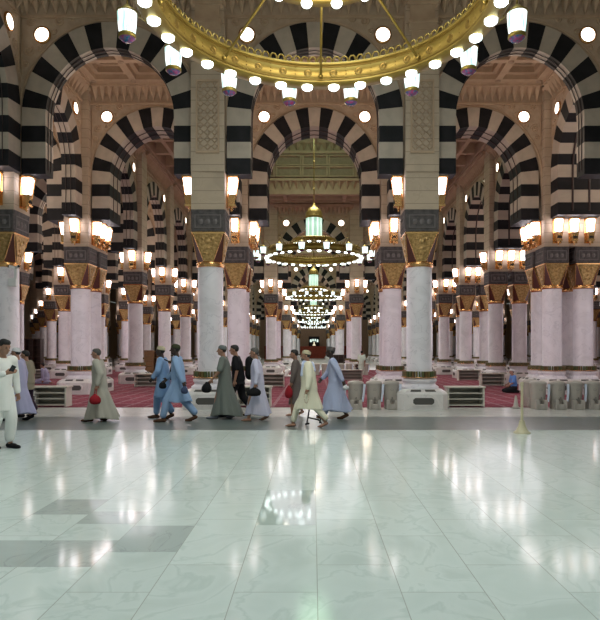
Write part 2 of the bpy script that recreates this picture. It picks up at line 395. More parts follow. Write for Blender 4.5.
def wall_mesh(t):
    mb = MB()
    xs = [-2.76 + 5.52*i/36 for i in range(37)]
    def zb(x):
        return SPR + VZ*math.sqrt(max(0.0, 2.47**2 - x*x)) if abs(x) < 2.47 else 6.8
    mb.mat(M['carved'])
    TOP = 12.35
    for side in (-1, 1):
        vs = []; fs = []
        for x in xs: vs += [(x, side*t, zb(x)), (x, side*t, TOP)]
        for i in range(36):
            q = (2*i, 2*i+2, 2*i+3, 2*i+1)
            fs.append(q if side < 0 else q[::-1])
        mb.add(vs, fs, False)
    mb.add([(-2.76,-t,6.8),(-2.76,t,6.8),(-2.76,t,TOP),(-2.76,-t,TOP)], [(0,3,2,1)], False)
    mb.add([(2.76,-t,6.8),(2.76,t,6.8),(2.76,t,TOP),(2.76,-t,TOP)], [(0,1,2,3)], False)
    for side in (-1, 1):
        y = side*t
        mb.mat(M['plaster'])
        pts = [(2.57*math.cos(a), y, SPR+VZ*2.57*math.sin(a)) for a in [PI*i/32 for i in range(33)]]
        mb.tube(pts, 0.035, 5)
        # rectangular frame and scrollwork of the spandrels
        mb.tube([(-2.5, y, 9.5), (-2.5, y, 11.12), (2.5, y, 11.12), (2.5, y, 9.5)], 0.03, 4)
        for sx in (-1, 1):
            spiral(mb, sx*2.25, 11.02, 0.13, 1.6, y, sx, 0)
            spiral(mb, sx*1.42, 11.03, 0.13, 1.6, y, -sx, 2)
            spiral(mb, sx*2.30, 10.18, 0.15, 1.6, y, sx, 1)
            spiral(mb, sx*1.08, 11.10, 0.09, 1.4, y, sx, 3)
            spiral(mb, sx*2.37, 9.82, 0.10, 1.4, y, -sx, 2)
            spiral(mb, sx*1.98, 10.28, 0.09, 1.3, y, -sx, 4)
            spiral(mb, sx*1.60, 10.72, 0.08, 1.3, y, sx, 1)
        # cornice: shelf, hanging facetted points, upper shelf
        yo = lambda d: side*(t+d)
        def bx(d, z0, z1):
            a, b = sorted((side*(t-0.02), yo(d))); mb.box(-2.78, 2.78, a, b, z0, z1)
        mb.mat(M['plaster']); bx(0.06, 11.10, 11.17); bx(0.40, 11.66, 11.74); bx(0.47, 11.74, 11.84)
        n = 20; w = 5.52/n
        for i in range(n):
            x0 = -2.76+i*w; xm = x0+w/2; x1 = x0+w
            mb.mat(M['plaster'])
            vs = [(x0+.01, yo(0.27), 11.66), (xm, yo(0.40), 11.66), (x1-.01, yo(0.27), 11.66), (xm, yo(0.02), 11.18), (x0+.01, yo(0.0), 11.66), (x1-.01, yo(0.0), 11.66)]
            fs = [(0,3,1),(1,3,2),(0,4,3),(2,3,5)]
            mb.add(vs, fs, False)
            if i:
                vs = [(x0-.07, yo(0.12), 11.66), (x0, yo(0.20), 11.66), (x0+.07, yo(0.12), 11.66), (x0, yo(0.02), 11.42)]
                mb.add(vs, [(0,3,1),(1,3,2)], False)
    return mb.mesh('wall')
ARCH = arch_mesh(); RAIL = rail_mesh(); WALL = wall_mesh(0.19)
WALLW = {2.6: wall_mesh(0.59), 3.4: wall_mesh(0.79)}

# round light of the spandrels
mb = MB(); mb.mat(M['goldtrim']); mb.T = Matrix.Rotation(PI/2, 4, 'X')
mb.ringband([(0.20, -0.02), (0.245, -0.02), (0.245, 0.05), (0.20, 0.06)], 24)
RIM = mb.mesh('rim')
mb = MB(); mb.mat(M['disc']); mb.T = Matrix.Rotation(PI/2, 4, 'X')
mb.lathe([(0.205, 0.0), (0.20, 0.045), (0.12, 0.07), (0.01, 0.078)], 20)
DISC = mb.mesh('diffuser')
mb = MB(); mb.T = Matrix.Rotation(PI/2, 4, 'X'); mb.mat(M['goldtrim']); mb.ringband([(0.20, -0.02), (0.245, -0.02), (0.245, 0.05), (0.20, 0.06)], 16)
mb.mat(M['disc']); mb.lathe([(0.205, 0.0), (0.20, 0.045), (0.01, 0.078)], 16)
DISCFAR = mb.mesh('round_light')
disc_count = [0]
def disc(x, y, z, rz, near, label):
    disc_count[0] += 1
    if near:
        o = link('round_wall_light', DISC, None, (x, y, z), (0, 0, rz)); link('rim', RIM, o)
    else:
        o = link('round_wall_light', DISCFAR, None, (x, y, z), (0, 0, rz))
    tag(o, label, 'wall light', 'round lights in the spandrels')

BAYX = [(-27.1,-21.1,'fourth bay left of the aisle'), (-21.1,-15.1,'third bay left of the aisle'), (-15.1,-9.05,'second bay left of the aisle'), (-9.05,-3.0,'bay left of the aisle'), (-3.0,3.0,'aisle'),
        (3.0,9.2,'bay right of the aisle'), (10.4,16.4,'second bay right of the aisle'), (16.4,22.4,'third bay right of the aisle'), (22.4,28.4,'fourth bay right of the aisle')]
LAT = [(17.35, 1, 'front'), (23.75, 2.6, 'second'), (30.55, 1, 'third'), (36.55, 1, 'fourth'), (42.55, 1, 'fifth'), (48.55, 1, 'sixth'),
       (54.55, 1, 'seventh'), (60.55, 1, 'eighth')] + [(66.55+6*i, 1, ORD[8+i]) for i in range(10)]
for (y, th, nm) in LAT:
    for (xa, xb, bn) in BAYX:
        inner = -9.1 < xa < 3.1
        if y > (122 if xa == -3.0 else 97 if inner else 55 if abs(xa) < 16 and abs(xb) < 17 else 49): continue
        if inner and not (abs(y-23.75) < 0.1 or any(abs(y-a) < .1 or abs(y-b) < .1 for a, b in STRIPS)): continue
        xm = (xa+xb)/2
        if y == 17.35 and xa == -9.05: xm = -5.82
        if y == 17.35 and xa == 3.0: xm = 5.82
        sx = (xb-xa)/6.0
        o = link('striped_arch', ARCH, None, (xm, y, 0), (0,0,0), (1, th, 1))
        if nm:
            wide = 'deep ' if th > 1 else ''
            tag(o, f'{wide}black and cream striped arch over the {bn}, {nm} row', 'arch', 'striped arches across the hall')
            if y < 45: link('conduit', RAIL, o)
        else:
            tag(o, 'tiny distant black and cream striped arch across the far hall', 'arch', 'distant arches across the hall')
        structure('wall_spandrel', WALLW.get(th, WALL), (xm, y, 0), (0,0,0), (sx, 1, 1))
        if xa < -21 or xb > 23: continue
        for s_ in (-1, 1):
            fy = y - {2.6: 0.59}.get(th, 0.19) - 0.002
            where = f'{"left" if s_ < 0 else "right"} of the {bn} arch, {nm} row'
            if nm: disc(xm+s_*1.93, fy, 10.62, 0, y < 25, f'round spandrel light {where}')
            elif y < 97: disc(xm+s_*1.93, fy, 10.62, 0, False, 'tiny distant round light above the far striped arches')
LONG = [(-27.1, 1), (-21.1, 1), (-15.1, 1), (-9.05, 1), (-3.0, 1), (3.0, 1), (9.8, 3.4), (16.4, 1), (22.4, 1), (28.4, 1)]
LONGN = dict(LNAME); LONGN[9.8] = 'second colonnade right of the aisle'
YB = [(11.35, 17.35), (17.35, 23.35), (24.55, 30.55)] + [(30.55+6*i, 36.55+6*i) for i in range(16)]
for (x, th) in LONG:
    k = 0
    for (ya, yb) in YB:
        if ya < 17 and not 8 < abs(x) < 10: continue
        if abs(x) < 4 and (ya, yb) not in STRIPS: continue
        if yb > max_row(x)+.1: continue
        if yb > {0: 122, 1: 97, 2: 67}.get(int(abs(x) > 5)+int(abs(x) > 12), 61)+.1 or abs(x) > 20 and yb > 49: continue
        ym = (ya+yb)/2
        near = True
        xw = x
        if ya < 17 and x < 0: xw, ym = -8.55, 14.5
        o = link('striped_arch', ARCH, None, (xw, ym, 0), (0,0,PI/2), (1, th, 1))
        wide = 'deep ' if th > 1 else ''
        if near:
            bay = 'beside the front court' if ya < 17 else (lambda q: f'between {ORD[q-1] if q > 1 else "front"} and {ORD[q]} rows')(YB.index((ya, yb)))
            tag(o, f'{wide}striped arch along the {LONGN[x].replace("the aisle", "aisle")}, {bay}', 'arch', 'striped arches along the hall')
            if yb < 43: link('conduit', RAIL, o)
        else:
            tag(o, 'tiny distant striped arch along a far colonnade', 'arch', 'distant arches along the hall')
        structure('wall_arcade', WALLW.get(th, WALL), (xw, ym, 0), (0,0,PI/2), (1, 1, 1))
        if abs(x) < 17 and yb < 49:
            side = 1 if x < 0 else -1
            rz = PI/2 if side > 0 else -PI/2
            fx = xw + side*({3.4: 0.79}.get(th, 0.19)+0.002)
            for s_ in (-1, 1):
                if ya < 17 and s_ < 0: continue
                disc(fx, ym+s_*1.93, 10.62, rz, yb < 25, f'{"nearer" if s_ < 0 else "farther"} round light {bay}, on {LONGN[x].replace(" of the aisle","").replace("central aisle","aisle")}')

# ------------------------------------------------------------------ ceilings
def bay_ceiling():
    mb = MB(); h = 3.02
    mb.mat(M['coffer']); mb.box(-h, h, -h, h, 12.5, 12.6)
    mb.mat(M['plaster'])
    r_ = 0.12
    for c in (-2.25, -0.75, 0.75, 2.25):
        mb.box(c-r_, c+r_, -2.8, 2.8, 11.76, 12.5)
    for c in (-2.25, -0.75, 0.75, 2.25):
        for (a, b) in ((-2.8, -2.25-r_), (-2.25+r_, -.75-r_), (-.75+r_, .75-r_), (.75+r_, 2.25-r_), (2.25+r_, 2.8)):
            mb.box(a, b, c-r_, c+r_, 11.77, 12.5)
    for cx in (-1.5, 0, 1.5):
        for cy in (-1.5, 0, 1.5):
            for (k, z) in ((0.16, 11.95), (0.30, 12.18)):
                e = 0.75-r_; i_ = e-k
                mb.box(cx-e, cx+e, cy-e, cy-i_, z, 12.5); mb.box(cx-e, cx+e, cy+i_, cy+e, z, 12.5)
                mb.box(cx-e, cx-i_, cy-i_, cy+i_, z, 12.5); mb.box(cx+i_, cx+e, cy-i_, cy+i_, z, 12.5)
    mb.mat(M['coffer'])
    for cx in (-2.25, -.75, .75, 2.25):
        for cy in (-2.25, -.75, .75, 2.25): mb.lathe([(0.03, 11.70), (0.09, 11.72), (0.11, 11.76)], 8, cx=cx, cy=cy, smooth=False)
    mb.mat(M['plaster'])
    for cx in (-1.5, 0, 1.5):
        for cy in (-1.5, 0, 1.5): mb.lathe([(0.03, 12.38), (0.10, 12.42), (0.14, 12.5)], 8, cx=cx, cy=cy, smooth=False)
    return mb.mesh('ceiling')
BAYC = bay_ceiling()
yb_all = [(17.35, 23.35), (24.55, 30.55)] + [(30.55+6*i, 36.55+6*i) for i in range(16)]
for (ya, yb) in yb_all:
    for (xa, xb, bn) in BAYX:
        inner = -9.1 < xa < 3.1
        if inner and (ya, yb) not in STRIPS: continue
        if yb > (122 if xa == -3.0 else 97 if inner else 61 if abs(xa) < 16 and abs(xb) < 17 else 49): continue
        structure('ceiling_bay', BAYC, ((xa+xb)/2, (ya+yb)/2, 0), (0,0,0), ((xb-xa)/6.0, 1, 1))
mb = MB().mat(M['plaster']); mb.box(-30, 30, 23.0, 24.9, 12.3, 12.7); structure('ceiling_joint', mb.mesh('ceiling_joint'))
mb = MB().mat(M['plaster']); mb.box(8.9, 10.7, -1, 97, 12.3, 12.7); structure('ceiling_joint', mb.mesh('ceiling_joint'))
# raised court ceilings
def court_mesh():
    mb = MB()
    hx, hy, ox, oy = 9.15, 9.0, 6.1, 6.1
    mb.mat(M['plaster'])
    # soffit ring
    mb.mat(M['coffer']); mb.box(-hx, hx, -hy, -oy-.2, 12.5, 12.6); mb.box(-hx, hx, oy+.2, hy, 12.5, 12.6)
    mb.box(-hx, -ox-.2, -oy-.2, oy+.2, 12.5, 12.6); mb.box(ox+.2, hx, -oy-.2, oy+.2, 12.5, 12.6); mb.mat(M['plaster'])
    for q in (6.35, 7.5, 8.5):
        for s_ in (-1, 1): mb.box(-q-.1, q+.1, s_*q-.1, s_*q+.1, 11.92, 12.5); mb.box(s_*q-.1, s_*q+.1, -q+.1, q-.1, 11.92, 12.5)
    # soffit beams
    for i in range(7):
        x = -6+2*i
        for s_ in (-1, 1): mb.box(x-0.12, x+0.12, min(s_*(oy+.15), s_*(hy-.85)), max(s_*(oy+.15), s_*(hy-.85)), 11.95, 12.1)
        for s_ in (-1, 1): mb.box(min(s_*(ox+.15), s_*(hx-.85)), max(s_*(ox+.15), s_*(hx-.85)), x-0.12, x+0.12, 11.94, 12.5)
    # drum walls, facetted frieze and coffer panels
    for k in range(4):
        mb.T = Matrix.Rotation(k*PI/2, 4, 'Z')
        mb.mat(M['plaster']); mb.box(-6.1, 6.1, 6.1, 6.25, 11.95, 15.6)
        n = 26; w = 12.2/n
        for i in range(n):
            x0 = -6.1+i*w; xm = x0+w/2; x1 = x0+w
            mb.add([(x0, 6.09, 12.75), (xm, 5.72, 12.75), (x1, 6.09, 12.75), (xm, 6.07, 12.2)], [(0,3,1),(1,3,2)], False)
        mb.box(-6.1, 6.1, 5.75, 6.1, 12.75, 12.92)
        for i in range(7):
            xc = -5.2+i*5.2/3
            for (z0, z1) in ((13.08, 13.62), (13.82, 14.36)):
                x0, x1 = xc-0.74, xc+0.74
                mb.mat(M['coffer']); mb.box(x0, x1, 6.06, 6.1, z0, z1)
                mb.mat(M['plaster'])
                for (u0, u1, v0, v1) in ((x0-.1, x1+.1, z0-.08, z0), (x0-.1, x1+.1, z1, z1+.08), (x0-.1, x0, z0, z1), (x1, x1+.1, z0, z1)):
                    mb.box(u0, u1, 5.74, 6.1, v0, v1)
        mb.box(-6.1, 6.1, 5.7, 6.1, 14.5, 14.7)
        for i in range(n):
            x0 = -6.1+i*w; xm = x0+w/2; x1 = x0+w
            mb.add([(x0, 6.09, 15.25), (xm, 5.7, 15.25), (x1, 6.09, 15.25), (xm, 6.07, 14.7)], [(0,3,1),(1,3,2)], False)
        mb.T = None
    mb.mat(M['coffer']); mb.box(-6.25, 6.25, -6.25, 6.25, 15.6, 15.8)
    mb.mat(M['plaster'])
    for i in range(7):
        x = -6+2*i
        mb.box(x-0.15, x+0.15, -6.1, 6.1, 15.25, 15.6)
        for j in range(6):
            mb.box(-5.85+2*j, -4.15+2*j, x-0.15, x+0.15, 15.25, 15.6)
    return mb.mesh('ceiling_court')
COURT = court_mesh()
for cy in (8.35, 33.55, 57.55, 81.55, 105.55, 129.55):
    structure('ceiling_court', COURT, (0.07, cy, 0))

# outer walls
mb = MB().mat(M['plaster']); mb.box(-46, -45.7, -6, END+3, 0, 12.7); structure('wall_left', mb.mesh('wall_left'))
mb = MB().mat(M['plaster']); mb.box(45.7, 46, -6, END+3, 0, 12.7); structure('wall_right', mb.mesh('wall_right'))
mb = MB().mat(M['plaster']); mb.box(-46, 46, END+3, END+3.3, 0, 16); structure('wall_back', mb.mesh('wall_back'))
mb = MB().mat(M['coffer']); mb.box(-46, -9.2, 17.2, END+3, 12.9, 13.1); mb.box(10.6, 46, 17.2, END+3, 12.9, 13.1); structure('ceiling', mb.mesh('ceiling'))

# ------------------------------------------------------------------ columns
H8 = [(math.cos(PI/8+i*PI/4), math.sin(PI/8+i*PI/4)) for i in range(8)]
def octo(h, c, z):
    """square of half width h with corners cut by c"""
    return [(h, -h+c, z), (h, h-c, z), (h-c, h, z), (-h+c, h, z), (-h, h-c, z), (-h, -h+c, z), (-h+c, -h, z), (h-c, -h, z)]
def p_plinth(mb):
    mb.mat(M['plinth'])
    mb.loft([octo(0.70, 0.16, 0.0), octo(0.70, 0.16, 0.44), octo(0.66, 0.15, 0.50), octo(0.56, 0.14, 0.572)], smooth=False)
    for k in range(4):
        mb.T = Matrix.Rotation(k*PI/2, 4, 'Z')
        fr = [(-.34,.19),(-.27,.12),(.27,.12),(.34,.19),(.34,.31),(.27,.38),(-.27,.38),(-.34,.31)]
        inn = [(u*0.86, 0.25+(v-0.25)*0.72) for u, v in fr]
        mb.mat(M['plinth'])
        vs = [(u, -0.725, v) for u, v in fr] + [(u, -0.725, v) for u, v in inn] + [(u, -0.699, v) for u, v in fr] + [(u, -0.70, v) for u, v in inn]
        fs = []
        for i in range(8):
            j = (i+1) % 8
            fs += [(i, j, 8+j, 8+i), (i, 16+i, 16+j, j), (8+i, 8+j, 24+j, 24+i)]
        mb.add(vs, fs, False)
        mb.mat(M['grille']); mb.add([(u, -0.704, v) for u, v in inn], [tuple(range(8))], False)
        mb.T = None
def p_vents(mb):
    mb.mat(M['grille'])
    for k in range(4):
        mb.T = Matrix.Rotation(k*PI/2, 4, 'Z')
        for (x0, x1) in ((-0.36, -0.06), (0.06, 0.36)):
            mb.add([(x0, -0.655, 0.51), (x1, -0.655, 0.51), (x1*0.9, -0.575, 0.566), (x0*0.9, -0.575, 0.566)], [(0,1,2,3)], False)
        mb.T = None
def p_base(mb):
    mb.mat(M['marble'])
    mb.lathe([(0.55, 0.573), (0.55, 0.63), (0.50, 0.66), (0.46, 0.70), (0.46, 0.74), (0.50, 0.78), (0.50, 0.83), (0.44, 0.87), (0.44, 0.885)], 20)
def p_shelf(mb):
    mb.mat(M['goldtrim']); mb.ringband([(0.36, 0.888), (0.52, 0.888), (0.52, 0.905), (0.36, 0.905)], 20)
def p_books(mb, n=22):
    """books on the round shelf, for the far columns where they are a colour only"""
    mb.mat(M['bookgreen']); mb.lathe([(0.50, 0.906), (0.50, 1.06)], 18, smooth=False)
def p_shaft(mb):
    mb.mat(M['marble'])
    mb.lathe([(0.375, 0.886), (0.375, 0.95), (0.362, 1.0), (0.362, 2.5), (0.358, 4.06)], 28)
def p_capital(mb):
    z0, z1 = 4.16, 4.93
    a = 0.345; A = 0.455; q = 0.13
    for k in range(4):
        mb.T = Matrix.Rotation(k*PI/2, 4, 'Z')
        mb.mat(M['gold'])
        mb.add([(-q, -a, z0), (q, -a, z0), (A-.03, -A, z1), (-A+.03, -A, z1)], [(0,1,2,3)], False)
        mb.add([(-q+.03, -a-.03, z0+.05), (q-.03, -a-.03, z0+.05), (A-.11, -A-.022, z1-.06), (-A+.11, -A-.022, z1-.06)], [(0,1,2,3)], False)
        # raised flower and stem on the face
        for (u, v, r_) in ((0, .56, .10), (-.13, .63, .06), (.13, .63, .06), (0, .36, .07), (-.06, .22, .045), (.06, .22, .045)):
            f_ = v/(z1-z0); mb.ell((u, -(a+(A-a)*f_)-.028, z0+v), (r_, .022, r_*.8), 8, 5)
        mb.mat(M['goldtrim'])
        for s_ in (-1, 1): mb.tube([(s_*q, -a-.005, z0), (s_*(A-.03), -A-.005, z1)], 0.012, 4)
        mb.mat(M['darkred'])
        mb.add([(q, -a, z0), (a, -q, z0), (A, -A+.03, z1), (A-.03, -A, z1)], [(0,1,2,3)], False)
        mb.T = None
    mb.mat(M['goldtrim']); mb.lathe([(0.37, 4.02), (0.395, 4.04), (0.40, 4.12), (0.385, 4.165), (0.33, 4.18)], 20)
    mb.loft([octo(0.465, 0.02, 4.93), octo(0.48, 0.02, 4.975)], smooth=False)
def p_impost(mb):
    mb.mat(M['impost'])
    mb.loft([octo(0.44, 0.02, 4.976), octo(0.465, 0.03, 5.01), octo(0.475, 0.03, 5.53), octo(0.49, 0.03, 5.60)], smooth=False)
    mb.mat(M['impostline'])
    for k in range(4):
        mb.T = Matrix.Rotation(k*PI/2, 4, 'Z')
        for (u0, u1, v0, v1) in ((-.37, .37, 5.09, 5.115), (-.37, .37, 5.435, 5.46), (-.37, -.345, 5.115, 5.435), (.345, .37, 5.115, 5.435)):
            mb.box(u0, u1, -0.492, -0.465, v0, v1)
        for i in range(3):
            mb.lathe([(0.07, 5.20), (0.085, 5.27), (0.07, 5.34)], 8, cx=-0.2+i*0.2, cy=-0.42, smooth=False)
        mb.T = None
def p_pier(mb, top=12.3):
    mb.mat(M['stone'])
    mb.box(-0.47, 0.47, -0.47, 0.47, 5.601, 6.658)
    mb.box(-0.46, 0.46, -0.46, 0.46, 6.66, top)
def p_pilaster(mb):
    """wide carved pilaster of the court front"""
    mb.mat(M['stone']); mb.box(-0.47, 0.47, -0.50, -0.455, 6.66, 10.75)
    mb.mat(M['plaster'])
    mb.box(-0.32, 0.32, -0.58, -0.521, 9.75, 10.7); mb.box(-0.38, 0.38, -0.64, -0.521, 10.55, 10.75)
    mb.box(-0.40, 0.40, -0.66, -0.30, 10.751, 10.85); mb.box(-0.34, 0.34, -0.60, -0.30, 10.851, 11.25)
    mb.box(-0.42, 0.42, -0.68, -0.30, 11.251, 11.36); mb.box(-0.50, 0.50, -0.80, -0.30, 11.361, 11.6)
    mb.box(-0.58, 0.58, -0.92, -0.30, 11.601, 12.1)
    # lattice panel
    y = -0.50; z0, z1, h = 7.17, 9.22, 0.33
    for (a, b, c, d) in ((-h, h, z0, z0+.06), (-h, h, z1-.06, z1), (-h, -h+.05, z0+.06, z1-.06), (h-.05, h, z0+.06, z1-.06)):
        mb.box(a, b, y-0.03, y, c, d)
    st = 0.2
    zz = z0+.1
    while zz < z1-.15:
        for i in range(3):
            cx = -0.2+i*0.2
            mb.lathe([(0.10, 0), (0.085, 0.03)], 4, smooth=False) if False else None
            q = 0.085
            pts = [(cx, y-.018, zz), (cx+q, y-.018, zz+q), (cx, y-.018, zz+2*q), (cx-q, y-.018, zz+q), (cx, y-.018, zz)]
            mb.tube(pts, 0.014, 4, smooth=False)
        zz += st
M['bookgreen'] = noisy('green_and_gold_books', (0.05, 0.06, 0.03), (0.22, 0.16, 0.06), 16, 0.6)
def mk(name, *fns):
    mb = MB()
    for f in fns: f(mb)
    return mb.mesh(name)
PARTS = [('base_plinth', mk('base_plinth', p_plinth)), ('vent_grille', mk('vent_grille', p_vents)), ('base_moulding', mk('base_moulding', p_base)),
         ('book_shelf', mk('book_shelf', p_shelf)), ('shaft', mk('shaft', p_shaft)), ('capital', mk('capital', p_capital)),
         ('impost_block', mk('impost_block', p_impost)), ('pier', mk('pier', p_pier))]
BOOKRING = mk('book_ring', p_books)
PILASTER = mk('pilaster', p_pilaster)
FARCOL = mk('column', p_plinth, p_vents, p_base, p_shelf, p_books, p_shaft, p_capital, p_impost, p_pier)
# books, one object each on the nearest columns
BK = []
for i, c in enumerate([(0.07, 0.10, 0.035), (0.16, 0.12, 0.04), (0.13, 0.08, 0.03), (0.11, 0.12, 0.045)]):
    mt = plain('book_cover_'+['green','olive','brown','moss'][i], c, 0.5); pg = plain('book_pages', (0.5, 0.42, 0.30), 0.8) if i == 0 else pg
    b_ = MB(); w = 0.05; 
    b_.mat(mt); b_.box(-w/2, w/2, -0.05, 0.055, 0, 0.006*0+0.158); 
    b_.mat(pg); b_.box(-w/2+.006, w/2-.006, -0.044, 0.058, 0.155, 0.1595)
    BK.append(b_.mesh('book'))
bookcount = 0
cols = []
for x in LINES:
    k = 0
    for y in ROWS:
        if not has_col(x, y) or y > max_row(x)+.1: continue
        k += 1
        cols.append((x, y, k))
for x in (-9.05, 9.2, 10.4): cols.append((x, 11.35, 0))
for (x, y, k) in cols:
    xx = -8.9 if (x == -9.05 and y == 17.35) else x
    if y < 46:
        r = empty('column', (xx, y, 0))
        for (n, me) in PARTS: link(n, me, r)
        books_here = y in (17.35, 23.35) and abs(x) < 11
        if not books_here:
            o = link('books', BOOKRING, r); o['kind'] = 'stuff'
        if y == 17.35 and abs(x) < 4: link('pilaster', PILASTER, r)
        which = ORD[k-1] if k else 'nearest, beside the court,'
        tag(r, f'white marble column with gold capital, {which} from the front, {LNAME[x]}', 'column', 'marble columns of the hall')
        if books_here:
            for i in range(32):
                a = 2*PI*i/32 + 0.05
                if math.sin(a) > 0.25: continue
                bi = int(round((1+math.cos(a))/2*18))
                rr = 0.435
                o = link('book', BK[(i*7+int(abs(x))) % 4], None, (xx+rr*math.cos(a), y+rr*math.sin(a), 0.906), (0, 0, a+PI/2))
                tag(o, f'{["green","olive","brown","moss green"][(i*7+int(abs(x))) % 4]} book on shelf of {"front" if y < 18 else "second"} column, {LNAME[x].replace(" of the aisle","").replace("central ","").replace("second colonnade","outer").replace("third colonnade","outermost")}, {ORD[bi]} from left', 'book', f'books round the {"front" if y < 18 else "second"} column, {LNAME[x]}')
    else:
        o = link('column', FARCOL, None, (xx, y, 0))
        if y < 400: tag(o, f'distant white marble column, {ORD[k-1]} from the front, {LNAME[x]}', 'column', 'marble columns of the hall')
        else: tag(o, 'tiny white marble column deep in the far colonnades', 'column', 'far columns deep in the hall')
# stone filling between the doubled piers
mb = MB().mat(M['stone']); mb.box(-0.14, 0.14, -0.46, 0.46, 5.62, 6.658); FILL = mb.mesh('joint')
for (x, y, k) in cols:
    if abs(y-23.35) < .1: structure('trim_joint', FILL, (x, 23.95, 0), (0,0,PI/2))
    if x == 9.2: structure('trim_joint', FILL, (9.8, y, 0))
mb = MB().mat(M['vous_dark']); mb.box(-0.05, 0.05, -0.4, 0.4, 5.1, 5.7); SLOT = mb.mesh('joint_slot')

# ------------------------------------------------------------------ wall lanterns of the piers (face towards -Y)
def l_plate(mb):
    mb.mat(M['goldtrim'])
    mb.box(-0.165, 0.165, -0.03, 0.0, 0.02, 0.96)
def l_frame(mb):
    mb.mat(M['goldtrim'])
    top = [(-.140, -.04), (.140, -.04), (.140, -.32), (-.140, -.32)]
    bot = [(-.115, -.05), (.115, -.05), (.115, -.25), (-.115, -.25)]
    mb.loft([[(u*1.08, v*1.03, 0.90) for u, v in top], [(u*1.14, v*1.06, 0.95) for u, v in top]][::1], smooth=False)
    mb.loft([[(u*0.7, v*0.9, 0.97+.02) for u, v in top], [(u*0.3, v*0.7-.03, 1.0) for u, v in top]][::1], smooth=False) if False else None
    for (t_, b_) in zip(top, bot):
        mb.tube([(t_[0], t_[1], 0.90), (b_[0], b_[1], 0.40)], 0.012, 4)
    mb.loft([[(u*1.15, v*1.08, 0.37) for u, v in bot], [(u*1.15, v*1.08, 0.41) for u, v in bot]], smooth=False)
    # pierced base
    mb.loft([[(u*0.85, v*0.95, 0.13) for u, v in bot], [(u*1.05, v*1.03, 0.37) for u, v in bot]], smooth=False)
    mb.loft([[(u*0.95, v*1.02, 0.08) for u, v in bot], [(u*1.1, v*1.06, 0.13) for u, v in bot]], smooth=False)
    mb.lathe([(0.01, -0.06), (0.035, -0.03), (0.02, 0.0), (0.05, 0.05), (0.06, 0.08)], 8, cx=0, cy=-0.13)
    mb.mat(M['vous_dark'])
    for i in range(3):
        mb.box(-0.075+i*0.055, -0.035+i*0.055, -0.262, -0.24, 0.18, 0.27)
def l_glass(mb):
    mb.mat(M['lantern'])
    top = [(-.115, -.06), (.115, -.06), (.115, -.30), (-.115, -.30)]
    bot = [(-.085, -.07), (.085, -.07), (.085, -.24), (-.085, -.24)]
    mb.loft([[(u, v, 0.455) for u, v in bot], [(u, v, 0.88) for u, v in top]], smooth=False)
LP, LF, LG = mk('back_plate', l_plate), mk('frame', l_frame), mk('glass', l_glass)
LFAR = mk('wall_lantern', l_plate, l_frame, l_glass)
nl = 0
def lantern(x, y, rz, label, near, group='lit wall lanterns on the piers'):
    global nl; nl += 1
    if near:
        o = link('wall_lantern', LF, None, (x, y, 5.70), (0, 0, rz)); link('back_plate', LP, o); link('glass', LG, o)
    else:
        o = link('wall_lantern', LFAR, None, (x, y, 5.70), (0, 0, rz))
    tag(o, label, 'wall lantern', group)
for (x, y, k) in cols:
    if k == 0: continue
    xx = -8.9 if (x == -9.05 and y == 17.35) else x
    near = y < 32 and abs(x) < 17
    mid = True
    far_label = 'tiny distant lit lantern on a far pier'
    ln = LNAME[x].replace(' of the aisle', '').replace('central ', '')
    P = lambda face: (f'lit gold lantern on {face} face of {ORD[k-1]} pier, {ln}' if mid else far_label)
    G = 'lit wall lanterns on the piers' if mid else 'far lanterns on the piers'
    joint_y = abs(y-24.55) < .1      # its front faces the joint
    if not joint_y and not (y == 17.35 and abs(x) < 4):
        lantern(xx, y-0.47, 0, P('front'), near, G)
    if y > 90: continue
    # sideways faces
    inner = 1 if x < 0 else -1
    for sd in (1, -1):
        if x == 9.2 and sd == 1: continue
        if x == 10.4 and sd == -1: continue
        if abs(x) > 17 : continue
        if sd != inner and (y > 49 or abs(x) > 11): continue
        lantern(xx+sd*0.47, y, PI/2 if sd > 0 else -PI/2, P('right' if sd > 0 else 'left'), near, G)
        if abs(y-23.35) < .1:
            lantern(xx+sd*0.46, 23.95, PI/2 if sd > 0 else -PI/2, f'middle lit gold lantern on {"right" if sd > 0 else "left"} of second double pier, {ln}', near)
    if x == 9.2 and y < 61 and not joint_y:
        lantern(9.8, y-0.46, 0, f'middle lit gold lantern on front of {ORD[k-1]} double pier at right', near)

